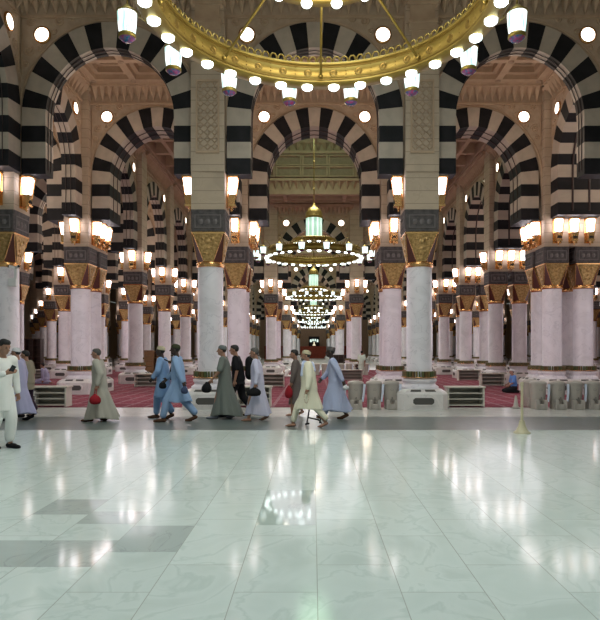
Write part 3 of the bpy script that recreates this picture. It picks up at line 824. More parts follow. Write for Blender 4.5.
# ------------------------------------------------------------------ chandeliers (z measured from the eye level)
def chandelier_pieces():
    P = []
    def piece(name, fn, parent=None):
        m_ = MB(); fn(m_); P.append((name, m_, parent)); return len(P)-1
    E = EYE
    def ring(mb):
        mb.mat(M['brass'])
        mb.ringband([(2.46, E+5.12), (2.56, E+5.12), (2.56, E+5.44), (2.50, E+5.46), (2.44, E+5.44)], 96)
        mb.ringband([(2.42, E+5.42), (2.60, E+5.42), (2.60, E+5.465), (2.42, E+5.465)], 96)
        mb.mat(M['brassdark']); mb.ringband([(2.447, E+5.15), (2.47, E+5.15), (2.47, E+5.165), (2.447, E+5.165)], 96); mb.ringband([(2.437, E+5.38), (2.47, E+5.38), (2.47, E+5.395), (2.437, E+5.395)], 96)
    def relief(mb):
        mb.mat(M['brassdark'])
        for i in range(32):
            a = 2*PI*(i+0.5)/32
            mb.T = Matrix.Rotation(a, 4, 'Z') @ Matrix.Translation((2.452, 0, E+5.27)) @ Matrix.Rotation(-PI/2, 4, 'Y')
            mb.lathe([(0.075, 0), (0.075, 0.010), (0.06, 0.012), (0.055, 0.006), (0.03, 0.012), (0.005, 0.014)], 12)
            mb.T = Matrix.Rotation(2*PI*i/32, 4, 'Z') @ Matrix.Translation((2.452, 0, E+5.27)) @ Matrix.Rotation(-PI/2, 4, 'Y')
            for q in (-0.1, -0.03, 0.03, 0.1):
                mb.lathe([(0.014, 0), (0.012, 0.01), (0.003, 0.015)], 6, cx=q)
        mb.T = None
    piece('ring_band', lambda mb: (ring(mb), relief(mb)))
    def flange(mb):
        mb.mat(M['brass'])
        mb.ringband([(2.43, E+5.09), (2.74, E+5.09), (2.76, E+5.12), (2.43, E+5.125)], 96)
    piece('lower_flange', flange)
    def crest(mb):
        mb.mat(M['brass'])
        n = 104
        for i in range(n):
            a = 2*PI*i/n
            mb.T = Matrix.Rotation(a, 4, 'Z') @ Matrix.Translation((2.5, 0, E+5.46))
            pts = [(0, -0.045, 0), (0, -0.06, 0.05), (0, -0.055, 0.10), (0, -0.025, 0.14), (0, 0.025, 0.14), (0, 0.055, 0.10), (0, 0.06, 0.05), (0, 0.045, 0)]
            mb.tube(pts, 0.017, 4)
        mb.T = None
    piece('loop_cresting', crest)
    for i in range(32):
        a = 2*PI*(i+0.5)/32
        def bulb(mb, a=a):
            mb.mat(M['bulb']); mb.lathe([(0.012, E+5.01), (0.07, E+5.015), (0.10, E+5.04), (0.105, E+5.085)], 12, cx=2.6*math.cos(a), cy=2.6*math.sin(a))
        piece('bulb', bulb)
    def ring2(mb):
        mb.mat(M['brass'])
        mb.ringband([(1.02, E+5.84), (1.25, E+5.84), (1.22, E+6.05), (1.20, E+6.09), (1.02, E+6.06)], 64)
    piece('inner_ring', ring2)
    for i in range(14):
        a = PI/2 + 2*PI*(i+0.5)/14
        def bulb2(mb, a=a):
            mb.mat(M['bulb']); mb.lathe([(0.012, E+5.75), (0.06, E+5.765), (0.09, E+5.80), (0.095, E+5.838)], 12, cx=1.13*math.cos(a), cy=1.13*math.sin(a))
        piece('bulb', bulb2)
    for i in range(8):
        a = PI/2 + i*PI/4
        def rod(mb, a=a):
            mb.mat(M['brass']); c, s_ = math.cos(a), math.sin(a)
            mb.tube([(1.02*c, 1.02*s_, E+5.98), (2.45*c, 2.45*s_, E+5.20)], 0.022, 8)
            mb.ell((2.43*c, 2.43*s_, E+5.21), (0.045, 0.045, 0.045), 10, 6)
            mb.tube([(1.1*c, 1.1*s_, E+6.05), (0.40*c, 0.40*s_, E+6.12)], 0.02, 8)
        piece('stay_rod', rod)
    for i in range(16):
        a = PI/2 + 2*PI*(i+0.5)/16
        c, s_ = math.cos(a), math.sin(a)
        cx, cy = 3.17*c, 3.17*s_
        def arm(mb, c=c, s_=s_):
            mb.mat(M['brass'])
            pr = [(2.56, 5.28), (2.72, 5.5), (2.95, 5.72), (3.08, 5.74), (3.17, 5.62), (3.17, 5.5)]
            mb.tube([(r*c, r*s_, E+z) for r, z in pr], 0.016, 5)
            pr = [(2.56, 5.2), (2.80, 5.18), (2.95, 5.3), (2.88, 5.42), (2.78, 5.36)]
            mb.tube([(r*c, r*s_, E+z) for r, z in pr], 0.012, 5)
        piece('lantern_arm', arm)
        def hl(mb, cx=cx, cy=cy):
            mb.mat(M['bulb'] if False else M['hang']); mb.lathe([(0.125, E+5.05), (0.145, E+5.2), (0.155, E+5.38), (0.15, E+5.40)], 14, cx=cx, cy=cy)
        j = piece('hanging_lantern', hl)
        def hb(mb, cx=cx, cy=cy):
            mb.mat(M['brass']); mb.lathe([(0.165, E+5.385), (0.17, E+5.405), (0.10, E+5.45), (0.03, E+5.52)], 14, cx=cx, cy=cy)
        def hb2(mb, cx=cx, cy=cy):
            mb.mat(M['brass']); mb.lathe([(0.12, E+4.985), (0.14, E+4.995), (0.14, E+5.045), (0.12, E+5.06)], 14, cx=cx, cy=cy)
            mb.mat(M['jewel']); mb.lathe([(0.02, E+4.93), (0.08, E+4.94), (0.125, E+4.985)], 14, cx=cx, cy=cy)
        piece('lantern_cap', hb, j); piece('lantern_base', hb2, j)
    def cl(mb):
        mb.mat(M['ribbed']); mb.lathe([(0.40, E+6.20), (0.44, E+6.25), (0.44, E+7.22), (0.42, E+7.25)], 32)
    piece('centre_lamp', cl)
    def dome(mb):
        mb.mat(M['brass'])
        mb.lathe([(0.47, E+7.24), (0.50, E+7.32), (0.46, E+7.38), (0.45, E+7.5), (0.40, E+7.66), (0.28, E+7.80), (0.13, E+7.88), (0.10, E+7.98), (0.05, E+8.1)], 24)
    piece('dome_cap', dome)
    def under(mb):
        mb.mat(M['brass'])
        mb.lathe([(0.05, E+5.95), (0.3, E+6.05), (0.46, E+6.10), (0.47, E+6.20)], 24)
    piece('lamp_base', under)
    def stem(mb):
        mb.mat(M['brass']); mb.tube([(0, 0, E+8.0), (0, 0, 15.3)], 0.03, 8)
        for q in (10.5, 12, 13.5): mb.ell((0, 0, q), (0.06, 0.06, 0.06), 10, 6)
    piece('hanging_stem', stem)
    return P
M['hang'] = None
def hang_mat():
    m, nt, b = new_mat('chandelier_lantern_glass')
    tc = N(nt, 'ShaderNodeTexCoord'); mp = N(nt, 'ShaderNodeMapping'); mp.inputs['Scale'].default_value = (14, 14, 1.5)
    nt.links.new(tc.outputs['Object'], mp.inputs[0])
    n = N(nt, 'ShaderNodeTexNoise'); n.inputs['Scale'].default_value = 2; nt.links.new(mp.outputs[0], n.inputs[0])
    col = ramp(nt, n.outputs[0], [(0.40, (0.16, 0.42, 0.38)), (0.56, (1, 1, 0.98))])
    nt.links.new(col, b.inputs['Emission Color']); b.inputs['Emission Strength'].default_value = 1.7
    b.inputs['Base Color'].default_value = (0.7, 0.8, 0.8, 1)
    return m
M['hang'] = hang_mat()
PCS = [(n, m_.mesh(n), p) for n, m_, p in chandelier_pieces()]
allmb = MB()
for n, m_, p in chandelier_pieces():
    o = len(allmb.v); allmb.v += m_.v
    for f, mi, sm in zip(m_.f, m_.m, m_.sm):
        mt = m_.mats[mi]
        if mt not in allmb.mats: allmb.mats.append(mt)
        allmb.f.append(tuple(q+o for q in f)); allmb.m.append(allmb.mats.index(mt)); allmb.sm.append(sm)
FARCH = allmb.mesh('chandelier')
CH = [(0.09, 9.0, 'huge brass ring chandelier with hanging lanterns overhead in the foreground'),
      (0.0, 33.0, 'brass ring chandelier with tall centre lamp, framed by the second arch'),
      (0.0, 57.5, 'third brass ring chandelier down the aisle, below and behind the second'),
      (0.0, 81.5, 'fourth brass ring chandelier down the aisle'), (0.0, 105.5, 'fifth brass ring chandelier down the aisle'),
      (0.0, 129.5, 'farthest brass ring chandelier before the end wall')]
for i, (x, y, lb) in enumerate(CH):
    if i < 2:
        r = empty('chandelier', (x, y, 0)); objs = []
        for n, me, p in PCS: objs.append(link(n, me, objs[p] if p is not None else r))
    else:
        r = link('chandelier', FARCH, None, (x, y, 0))
    tag(r, lb, 'chandelier', 'ring chandeliers along the aisle')

# ------------------------------------------------------------------ end of the hall
M['redwood'] = noisy('red_wood', (0.30, 0.055, 0.025), (0.40, 0.075, 0.035), 2, 0.5)
def barrier(w):
    mb = MB().mat(M['redwood']); mb.box(-w/2, w/2, 0, 0.12, 0, 2.6)
    n = int(w/0.8)
    for i in range(n+1):
        x = -w/2 + w*i/n; mb.box(x-0.05, x+0.05, -0.04, 0, 0, 2.6)
    mb.box(-w/2, w/2, -0.06, 0, 2.5, 2.7); mb.box(-w/2, w/2, -0.05, 0, 0, 0.2)
    return mb.mesh('wooden_screen')
tag(link('wooden_screen', barrier(6.4), None, (-0.3, 137, 0)), 'low red wooden screen closing the far end of the aisle', 'screen')
tag(link('wooden_screen', barrier(5), None, (-7.5, 124, 0)), 'red wooden screen seen between far columns left of the aisle', 'screen')
tag(link('wooden_screen', barrier(5), None, (7.5, 124, 0)), 'red wooden screen seen between far columns right of the aisle', 'screen')
r = empty('display_cabinet', (0.2, 139, 0))
mb = MB().mat(M['black']); mb.box(-1.25, 1.25, 0, 0.5, 0, 5.0); link('housing', mb.mesh('housing'), r)
mb = MB().mat(emis('lit_panel', (0.75, 1.0, 0.9), 1.0)); mb.box(-0.95, -0.55, -0.03, 0, 3.7, 4.3); mb.box(-0.4, -0.1, -0.03, 0, 3.9, 4.4); mb.box(0.1, 0.4, -0.03, 0, 3.9, 4.4); mb.box(0.6, 0.95, -0.03, 0, 3.7, 4.3)
link('lit_panel', mb.mesh('lit_panel'), r)
mb = MB().mat(emis('lit_niche', (1.0, 0.9, 0.6), 0.9)); mb.lathe([(0.35, 2.9), (0.3, 3.1), (0.12, 3.2), (0.14, 3.6), (0.02, 3.8)], 12, cy=-0.1); link('lit_ornament', mb.mesh('lit_ornament'), r)
tag(r, 'black panel with small lights above the red wooden screen', 'display')

# ------------------------------------------------------------------ low shelves, coolers, bookcases, post
M['shelf'] = noisy('off_white_shelf', (0.56, 0.53, 0.47), (0.62, 0.59, 0.52), 3, 0.45)
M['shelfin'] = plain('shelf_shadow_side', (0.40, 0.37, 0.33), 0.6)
def low_shelf(w, x, y, label, h=0.60, d=0.42, rz=0):
    r = empty('low_shelf', (x, y, 0.006), rz)
    mb = MB().mat(M['shelf'])
    mb.bevbox(-w/2-.03, w/2+.03, -d/2-.02, d/2+.02, h-.045, h, .008); link('top_board', mb.mesh('top_board'), r)
    for s_ in (-1, 1):
        mb = MB().mat(M['shelf']); a = s_*w/2; mb.bevbox(min(a, a-s_*.05), max(a, a-s_*.05), -d/2, d/2, 0, h-.046, .006); link('side_panel', mb.mesh('side_panel'), r)
    for z in (0.04, 0.22, 0.39):
        mb = MB().mat(M['shelf']); mb.box(-w/2+.051, w/2-.051, -d/2+.01, d/2-.02, z, z+.03); link('shelf_board', mb.mesh('shelf_board'), r)
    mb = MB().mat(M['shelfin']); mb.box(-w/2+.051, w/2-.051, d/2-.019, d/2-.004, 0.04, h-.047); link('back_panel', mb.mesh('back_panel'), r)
    tag(r, label, 'shelf', 'low white shelves'); return r
def px(x, depth): return (x-313)*depth/603 - 0.055
low_shelf(1.15, px(46, 17.6), 17.85, 'low white three-tier shelf at left on carpet edge, behind the lavender robed man')
low_shelf(1.08, px(466.5, 17.5), 17.75, 'low white three-tier shelf right of the right front column')
low_shelf(0.98, px(254, 17.6), 17.85, 'low white shelf behind the man in white robe, right of left front column')
low_shelf(1.1, px(40, 34), 33.6, 'low white shelf on carpet beyond the left double column')
low_shelf(1.3, px(275, 31), 27.5, 'low white shelf along the left side of aisle, second row')
low_shelf(1.1, px(490, 28.5), 28.2, 'low white shelf on carpet left of the kneeling boy')
low_shelf(1.2, px(470, 33), 33.3, 'farther low white shelf on carpet at right')
low_shelf(1.1, px(150, 28), 27.6, 'low white shelf on carpet left of the wooden bookcase')
low_shelf(1.3, px(350, 34), 33.5, 'low white shelf beside the standing man in the distance')

M['cooler'] = noisy('beige_plastic', (0.45, 0.405, 0.365), (0.50, 0.45, 0.41), 2, 0.45)
M['coolerdark'] = plain('taupe_plastic', (0.23, 0.21, 0.19), 0.5)
M['cup'] = plain('pale_blue_cup', (0.62, 0.68, 0.82), 0.3)
def c_body(mb):
    mb.mat(M['cooler']); mb.lathe([(0.215, 0.0), (0.225, 0.02), (0.225, 0.30), (0.232, 0.32), (0.245, 0.62), (0.25, 0.69)], 24)
def c_lid(mb):
    mb.mat(M['cooler']); mb.lathe([(0.262, 0.69), (0.267, 0.71), (0.262, 0.75), (0.20, 0.785), (0.10, 0.80), (0.01, 0.80)], 24)
def c_tap(mb):
    mb.mat(M['coolerdark']); mb.bevbox(-0.04, 0.04, -0.30, -0.222, 0.24, 0.30, .008); mb.tube([(0, -0.285, 0.26), (0, -0.285, 0.19)], 0.016, 8)
    mb.bevbox(-0.02, 0.02, -0.31, -0.28, 0.30, 0.35, .005)
def c_tray(mb):
    mb.mat(M['cooler']); mb.bevbox(-0.13, 0.13, -0.36, -0.21, 0.0, 0.15, .015)
    for s_ in (-1, 1): mb.bevbox(s_*0.13-.05, s_*0.13+.05, -0.36, -0.20, 0.0, 0.27, .015)
def c_badge(mb):
    mb.mat(M['coolerdark'])
    pts = [(0.05*math.cos(a), -0.243, 0.55+0.025*math.sin(a)) for a in [2*PI*i/14 for i in range(15)]]
    mb.tube(pts, 0.004, 4)
def c_cups(mb):
    mb.mat(M['cup']); mb.tube([(0.275, -0.20, 0.70), (0.25, -0.27, 0.48), (0.205, -0.31, 0.22)], [0.042, 0.038, 0.034], 10)
def c_holder(mb):
    mb.mat(M['coolerdark']); mb.tube([(0.245, -0.10, 0.60), (0.268, -0.20, 0.56), (0.258, -0.235, 0.50)], 0.02, 6); mb.tube([(0.222, -0.15, 0.3), (0.222, -0.26, 0.28)], 0.025, 6)
CP = [('body', mk('body', c_body)), ('lid', mk('lid', c_lid)), ('tap', mk('tap', c_tap)), ('drip_tray', mk('drip_tray', c_tray)), ('badge', mk('badge', c_badge)), ('cup_stack', mk('cup_stack', c_cups)), ('cup_holder', mk('cup_holder', c_holder))]
CFAR = mk('water_cooler', c_body, c_lid, c_tray, c_cups)
def cooler(x, y, label, near=True, group='beige water coolers'):
    z = 0.006 if y-0.3 > 17.5 else 0.0005
    if near:
        r = empty('water_cooler', (x, y, z)); r.scale = (0.88, 0.88, 1.0)
        for n, me in CP: link(n, me, r)
    else: r = link('water_cooler', CFAR, None, (x, y, z), (0,0,0), (0.88, 0.88, 1))
    tag(r, label, 'water cooler', group)
Yc = 17.15
for i, cx in enumerate([336.5, 355.5, 374, 391]):
    cooler(px(cx, Yc), Yc, f'beige water cooler, {["leftmost, behind the robed man in kufi,", "second from left", "third from left", "rightmost"][i]} left of front column')
for i, cx in enumerate([538, 557, 574.5, 591.5, 609]):
    cooler(px(cx, Yc), Yc, f'beige water cooler at right, {["nearest the post", "second from the post", "third from the post", "fourth from the post", "cut by the photo edge"][i]}')
cooler(px(530, 17.9), 17.85, 'beige water cooler half hidden behind the right row of coolers')
for i in range(9):
    cooler(-0.9+0.55*i, 41.0, f'small distant beige water cooler across the aisle, {ORD[i]} from left in its row', False, 'distant coolers across the aisle')

# bookcases
M['tanwood'] = noisy('tan_wood', (0.30, 0.17, 0.075), (0.38, 0.22, 0.10), 2, 0.5, stretch=(1, 1, 0.2))
M['darkwood'] = noisy('dark_wood', (0.045, 0.02, 0.012), (0.07, 0.032, 0.018), 2, 0.5)
def bookcase(x, y, w, h, d, mat, cols_, rows_, label, filled=False):
    r = empty('bookcase', (x, y, 0.006))
    mb = MB().mat(mat)
    mb.box(-w/2, -w/2+.04, -d/2, d/2, 0, h); mb.box(w/2-.04, w/2, -d/2, d/2, 0, h); mb.box(-w/2, w/2, -d/2-.01, d/2, h, h+.05)
    mb.box(-w/2+.04, w/2-.04, d/2-.02, d/2, 0, h)
    link('carcass', mb.mesh('carcass'), r)
    mb = MB().mat(mat)
    for i in range(rows_): z = 0.05 + (h-.05)*i/rows_; mb.box(-w/2+.041, w/2-.041, -d/2+.01, d/2-.021, z, z+.03)
    link('shelf_boards', mb.mesh('shelf_boards'), r)
    for i in range(1, cols_):
        mb = MB().mat(mat); u = -w/2+w*i/cols_; mb.box(u-.015, u+.015, -d/2, d/2-.021, 0.05, h-.001); link('divider', mb.mesh('divider'), r)
    if filled:
        for i in range(cols_):
            mb = MB().mat(mat); u0 = -w/2+w*i/cols_+.03; u1 = u0+w/cols_-.06
            for j in range(rows_): z = 0.09+(h-.05)*j/rows_; mb.box(u0, u1, -d/2-.012, -d/2+.006, z, z+(h-.05)/rows_-.07)
            link('drawer_front', mb.mesh('drawer_front'), r)
    tag(r, label, 'bookcase')
bookcase(px(149.5, 31.9), 31.9, 0.46, 1.62, 0.4, M['tanwood'], 1, 6, 'tan wooden bookcase with closed fronts behind the men in blue', True)
bookcase(px(158, 31.9), 31.9, 0.42, 1.58, 0.4, M['tanwood'], 2, 5, 'open tan wooden bookcase just right of the closed one')
bookcase(px(35, 41), 39.8, 2.05, 2.4, 0.5, M['darkwood'], 4, 6, 'large dark wooden bookcase between the columns at far left')
bookcase(px(342, 60), 62, 1.6, 1.2, 0.4, M['darkwood'], 3, 3, 'dark low bookcase in the distance right of the aisle')

# barrier post
r = empty('barrier_post', (px(522, 12.05), 12.05, 0))
M['post'] = plain('cream_plastic', (0.58, 0.53, 0.36), 0.45)
mb = MB().mat(M['post']); mb.lathe([(0.165, 0.0), (0.165, 0.02), (0.12, 0.05), (0.08, 0.13), (0.06, 0.20), (0.055, 0.25)], 24); link('base', mb.mesh('base'), r)
mb = MB().mat(M['post']); mb.lathe([(0.028, 0.25), (0.026, 0.95)], 14); link('pole', mb.mesh('pole'), r)
mb = MB().mat(M['post']); mb.lathe([(0.033, 0.95), (0.036, 0.98), (0.03, 1.01), (0.01, 1.025)], 14); link('cap', mb.mesh('cap'), r)
tag(r, 'cream plastic barrier post with bell-shaped base on the white floor', 'barrier post')
r = empty('warning_cone', (px(519.5, 17.0), 17.3, 0.0))
mb = MB().mat(M['cooler']); mb.lathe([(0.12, 0.0), (0.12, 0.02), (0.07, 0.06), (0.03, 0.34), (0.02, 0.36)], 16); link('cone', mb.mesh('cone'), r)
mb = MB().mat(M['coolerdark']); mb.bevbox(-.13, .13, -.13, .13, 0, .015, .004); link('foot', mb.mesh('foot'), r)
tag(r, 'small beige floor cone left of the right water coolers', 'cone')

# security camera on the left front column
r = empty('security_camera', (px(14, 16.9), 16.98, 3.98))
M['whiteplastic'] = plain('white_plastic', (0.72, 0.71, 0.72), 0.4)
for s_ in (-1, 1):
    mb = MB().mat(M['whiteplastic']); mb.tube([(0.02*s_, 0, 0), (0.14*s_, -0.10, 0.03)], 0.045, 10)
    h_ = link('camera_body', mb.mesh('camera_body'), r)
    mb = MB().mat(M['black']); mb.tube([(0.14*s_, -0.10, 0.03), (0.155*s_, -0.112, 0.034)], 0.036, 10); link('lens', mb.mesh('lens'), h_)
mb = MB().mat(M['whiteplastic']); mb.bevbox(-0.03, 0.05, -0.03, 0.03, -0.3, -0.02, .005); mb.bevbox(-0.2, 0.02, -0.02, 0.10, -0.52, -0.28, .02); link('junction_box', mb.mesh('junction_box'), r)
tag(r, 'white twin security camera near the top of the left front column', 'camera')

# ------------------------------------------------------------------ people
def remesh(mb, name, voxel, smooth_it=3, fac=0.5):
    me = mb.mesh(name); o = bpy.data.objects.new('remeshing', me); COL.objects.link(o)
    md = o.modifiers.new('r', 'REMESH'); md.mode = 'VOXEL'; md.voxel_size = voxel; md.use_smooth_shade = True
    if smooth_it:
        sm = o.modifiers.new('s', 'SMOOTH'); sm.factor = fac; sm.iterations = smooth_it
    dg = bpy.context.evaluated_depsgraph_get()
    out = bpy.data.meshes.new_from_object(o.evaluated_get(dg)); out.name = name
    bpy.data.objects.remove(o); bpy.data.meshes.remove(me)
    out.materials.clear(); out.materials.append(mb.mats[0])
    for p in out.polygons: p.material_index = 0
    return out
def lerp(a, b, t): return tuple(a[i]+(b[i]-a[i])*t for i in range(3))
def hand(mb, wrist, d, palm_n, side, curl=0.6, sc=1.0):
    """palm, four unequal bent fingers and a thumb; d = pointing direction, palm_n = palm normal"""
    w = Vector(wrist); d = Vector(d).normalized(); n_ = Vector(palm_n).normalized(); s_ = d.cross(n_).normalized()*side
    pc = w + d*0.05*sc
    for q in (-0.024, -0.008, 0.008, 0.024):
        mb.capsule(w + s_*q*0.6 + d*0.01, w + s_*q + d*0.085*sc, 0.016, 0.014, 8)
    for q, L in ((-0.029, 0.055), (-0.010, 0.068), (0.010, 0.074), (0.029, 0.066)):
        p = w + s_*q + d*0.088*sc
        d1 = (d*math.cos(curl*0.6) + n_*math.sin(curl*0.6)); d2 = (d*math.cos(curl*1.7) + n_*math.sin(curl*1.7))
        m_ = p + d1*L*0.5
        mb.capsule(p, m_, 0.0105, 0.0095, 8); mb.capsule(m_, m_ + d2*L*0.5, 0.0095, 0.0085, 8)
    t0 = w + s_*0.026 + d*0.025; t1 = t0 + (s_*0.7 + d*0.6 + n_*0.35)*0.04; t2 = t1 + (d*0.8 + n_*0.5 + s_*0.1)*0.035
    mb.capsule(t0, t1, 0.0135, 0.012, 8); mb.capsule(t1, t2, 0.0115, 0.010, 8)

def person(x, y, face, H, label, skin='skin_tan', robe=None, hem=0.12, flare=0.3, stride=0.28, trousers=None, sleeve=1.0,
           armL=None, armR=None, hair='hair', cap=None, capstyle='skull', beard=None, shoes=None, lean=0.03, head_pitch=0.0,
           pose='walk', seed=0, lead=1, scarf=None, bulk=1.0, sleeve_w=1.0, z=0.0, lower=None):
    """local frame: +x forward, +y the person's left, z up, built for 1.75 m and scaled"""
    rnd = random.Random(seed); k = H/1.75
    hipz = 0.92
    fl = stride*lead; 
    if pose == 'walk':
        ankL = (fl, 0.09, 0.085 if fl >= 0 else 0.14); ankR = (-fl, -0.09, 0.085 if fl < 0 else 0.14)
        kneeL = (fl*0.5+0.07, 0.095, 0.49); kneeR = (-fl*0.5+0.07, -0.095, 0.49)
        pel = Vector((0, 0, 0.94))
    elif pose == 'stand':
        ankL = (0.02, 0.10, 0.085); ankR = (-0.03, -0.10, 0.085); kneeL = (0.03, 0.10, 0.49); kneeR = (0.0, -0.10, 0.49); pel = Vector((0, 0, 0.94))
    elif pose == 'kneel':      # sitting back on the heels
        ankL = (-0.28, 0.10, 0.06); ankR = (-0.28, -0.10, 0.06); kneeL = (0.28, 0.14, 0.09); kneeR = (0.28, -0.14, 0.09); pel = Vector((-0.14, 0, 0.24))
    elif pose == 'prostrate':
        ankL = (-0.36, 0.10, 0.06); ankR = (-0.36, -0.10, 0.06); kneeL = (0.06, 0.13, 0.08); kneeR = (0.06, -0.13, 0.08); pel = Vector((-0.12, 0, 0.42))
    if pose == 'prostrate': up = Vector((0.88, 0, -0.36)).normalized()
    else: up = Vector((lean*2.2, 0, 1)).normalized()
    fw = Vector((0, 1, 0)).cross(up).normalized()
    sd = Vector((0, 1, 0))
    def T(f, s_, u): return pel + fw*f + sd*s_ + up*u      # trunk frame
    hipL, hipR = T(0, 0.095, -0.02), T(0, -0.095, -0.02)
    shL, shR = T(0, 0.185, 0.47), T(0, -0.185, 0.47)
    hc = T(0.03, 0, 0.685) if pose != 'prostrate' else T(0.05, 0, 0.66)
    hd = Matrix.Rotation(head_pitch, 3, 'Y')
    if armL is None: armL = ((0.02, 0.06, -0.28), (0.08, 0.06, -0.53))
    if armR is None: armR = ((-0.04, -0.06, -0.28), (-0.02, -0.06, -0.54))
    def arm(sh, a):
        e = sh + fw*a[0][0] + sd*a[0][1] + up*a[0][2]; w = sh + fw*a[1][0] + sd*a[1][1] + up*a[1][2]
        return e, w
    eL, wL = arm(shL, armL); eR, wR = arm(shR, armR)
    # --- body
    b = MB().mat(M[skin])
    for (hp, kn, an) in ((hipL, kneeL, ankL), (hipR, kneeR, ankR)):
        b.capsule(hp, kn, 0.088, 0.058, 12); b.capsule(kn, lerp(kn, an, 0.45), 0.056, 0.052, 12); b.capsule(lerp(kn, an, 0.45), an, 0.050, 0.036, 12)
        if pose in ('walk', 'stand'):
            hl = an[2]-0.045
            b.capsule((an[0]-0.035, an[1], hl), (an[0]+0.10, an[1]*1.05, 0.032), 0.036, 0.034, 10); b.capsule((an[0]+0.08, an[1]*1.05, 0.028), (an[0]+0.16, an[1]*1.1, 0.024), 0.036, 0.022, 10, sq=0.7)
        else:
            b.capsule((an[0], an[1], an[2]), (an[0]-0.15, an[1], 0.035), 0.035, 0.028, 10)
    b.ell(T(0, 0, 0.0), (0.115, 0.155, 0.12)); b.ell(T(0, 0, 0.14), (0.105, 0.14, 0.15)); b.ell(T(0.01, 0, 0.32), (0.115, 0.165, 0.18), tilt=0)
    b.capsule(T(0, 0.08, 0.44), T(0, -0.08, 0.44), 0.085, 0.085, 12)
    for (sh, e, w) in ((shL, eL, wL), (shR, eR, wR)):
        b.capsule(T(0, 0, 0.43), sh, 0.07, 0.058, 12)
        b.capsule(sh, e, 0.055, 0.042, 12); b.capsule(e, w, 0.042, 0.027, 12)
    b.capsule(T(0, 0, 0.46), hc + hd @ Vector((-0.02, 0, -0.06)), 0.062, 0.055, 12)
    def Hp(f, s_, u): return hc + hd @ Vector((f, s_, u))
    b.ell(Hp(-0.005, 0, 0.02), (0.098, 0.077, 0.10)); b.ell(Hp(0.03, 0, -0.045), (0.066, 0.058, 0.075)); b.ell(Hp(0.062, 0, -0.085), (0.028, 0.032, 0.024))
    b.capsule(Hp(0.088, 0, 0.012), Hp(0.118, 0, -0.022), 0.010, 0.015, 8)
    b.capsule(Hp(0.085, 0.03, 0.035), Hp(0.085, -0.03, 0.035), 0.012, 0.012, 8)
    b.capsule(Hp(0.088, 0.014, -0.056), Hp(0.088, -0.014, -0.056), 0.010, 0.010, 8)
    for s_ in (-1, 1): b.ell(Hp(-0.005, s_*0.08, -0.01), (0.020, 0.010, 0.032), 8, 6)
    dL = (wL-eL).normalized(); dR = (wR-eR).normalized()
    hand(b, wL, dL, (-sd + fw*0.2), 1, 0.7); hand(b, wR, dR, (sd + fw*0.2), 1, 0.7)
    body = remesh(b, 'person', 0.0085 if H > 1.2 else 0.0085, 2, 0.4)
    r = link('person', body, None, (x, y, z), (0, 0, math.radians(face)), (k, k, k))
    tag(r, label, 'person')
    m_ = MB().mat(M['hair'])
    for s_ in (-1, 1): m_.ell(Hp(0.083, s_*0.030, 0.012), (0.010, 0.013, 0.007), 8, 6)
    link('eyes', m_.mesh('eyes'), r)
    # --- hair, cap, beard
    if hair and not (cap and capstyle == 'wrap'):
        m_ = MB().mat(M[hair]); 
        m_.ell(Hp(-0.022, 0, 0.035), (0.096, 0.084, 0.098)); 
        if not cap: m_.ell(Hp(0.01, 0, 0.075), (0.083, 0.074, 0.055))
        link('hair', remesh(m_, 'hair', 0.011, 2), r)
    if cap:
        m_ = MB().mat(M[cap] if isinstance(cap, str) else cap)
        if capstyle == 'kufi':
            cz = [(0.104, 0.045), (0.108, 0.055), (0.104, 0.125), (0.09, 0.138), (0.02, 0.142)]
        else:
            cz = [(0.102, 0.04), (0.105, 0.052), (0.098, 0.092), (0.07, 0.123), (0.02, 0.134)]
        m_.T = Matrix.Translation(hc) @ hd.to_4x4() @ Matrix.Rotation(-0.18, 4, 'Y')
        m_.loft([[(-0.008+rr*math.cos(2*PI*i/18), rr*0.84*math.sin(2*PI*i/18), zz) for i in range(18)] for rr, zz in cz]); m_.T = None
        link('cap', m_.mesh('cap'), r)
    if beard:
        m_ = MB().mat(M[beard]); m_.ell(Hp(0.055, 0, -0.085), (0.045, 0.052, 0.040)); m_.ell(Hp(0.065, 0, -0.10), (0.03, 0.035, 0.045)); 
        link('beard', m_.mesh('beard'), r)
    # --- trousers
    if trousers:
        m_ = MB().mat(trousers); wdt = 1.0 if lower is None else lower
        m_.ell(T(0, 0, -0.01), (0.135, 0.17, 0.14))
        for (hp, kn, an) in ((hipL, kneeL, ankL), (hipR, kneeR, ankR)):
            if pose in ('walk', 'stand'):
                m_.capsule(hp, kn, 0.115*wdt, 0.095*wdt, 14); m_.capsule(kn, (an[0]-0.01, an[1], an[2]+0.08), 0.095*wdt, 0.078*wdt, 14)
            else:
                m_.capsule(hp, kn, 0.115, 0.085, 14); m_.capsule(kn, an, 0.085, 0.065, 14)
        link('trousers', remesh(m_, 'trousers', 0.016, 3), r)
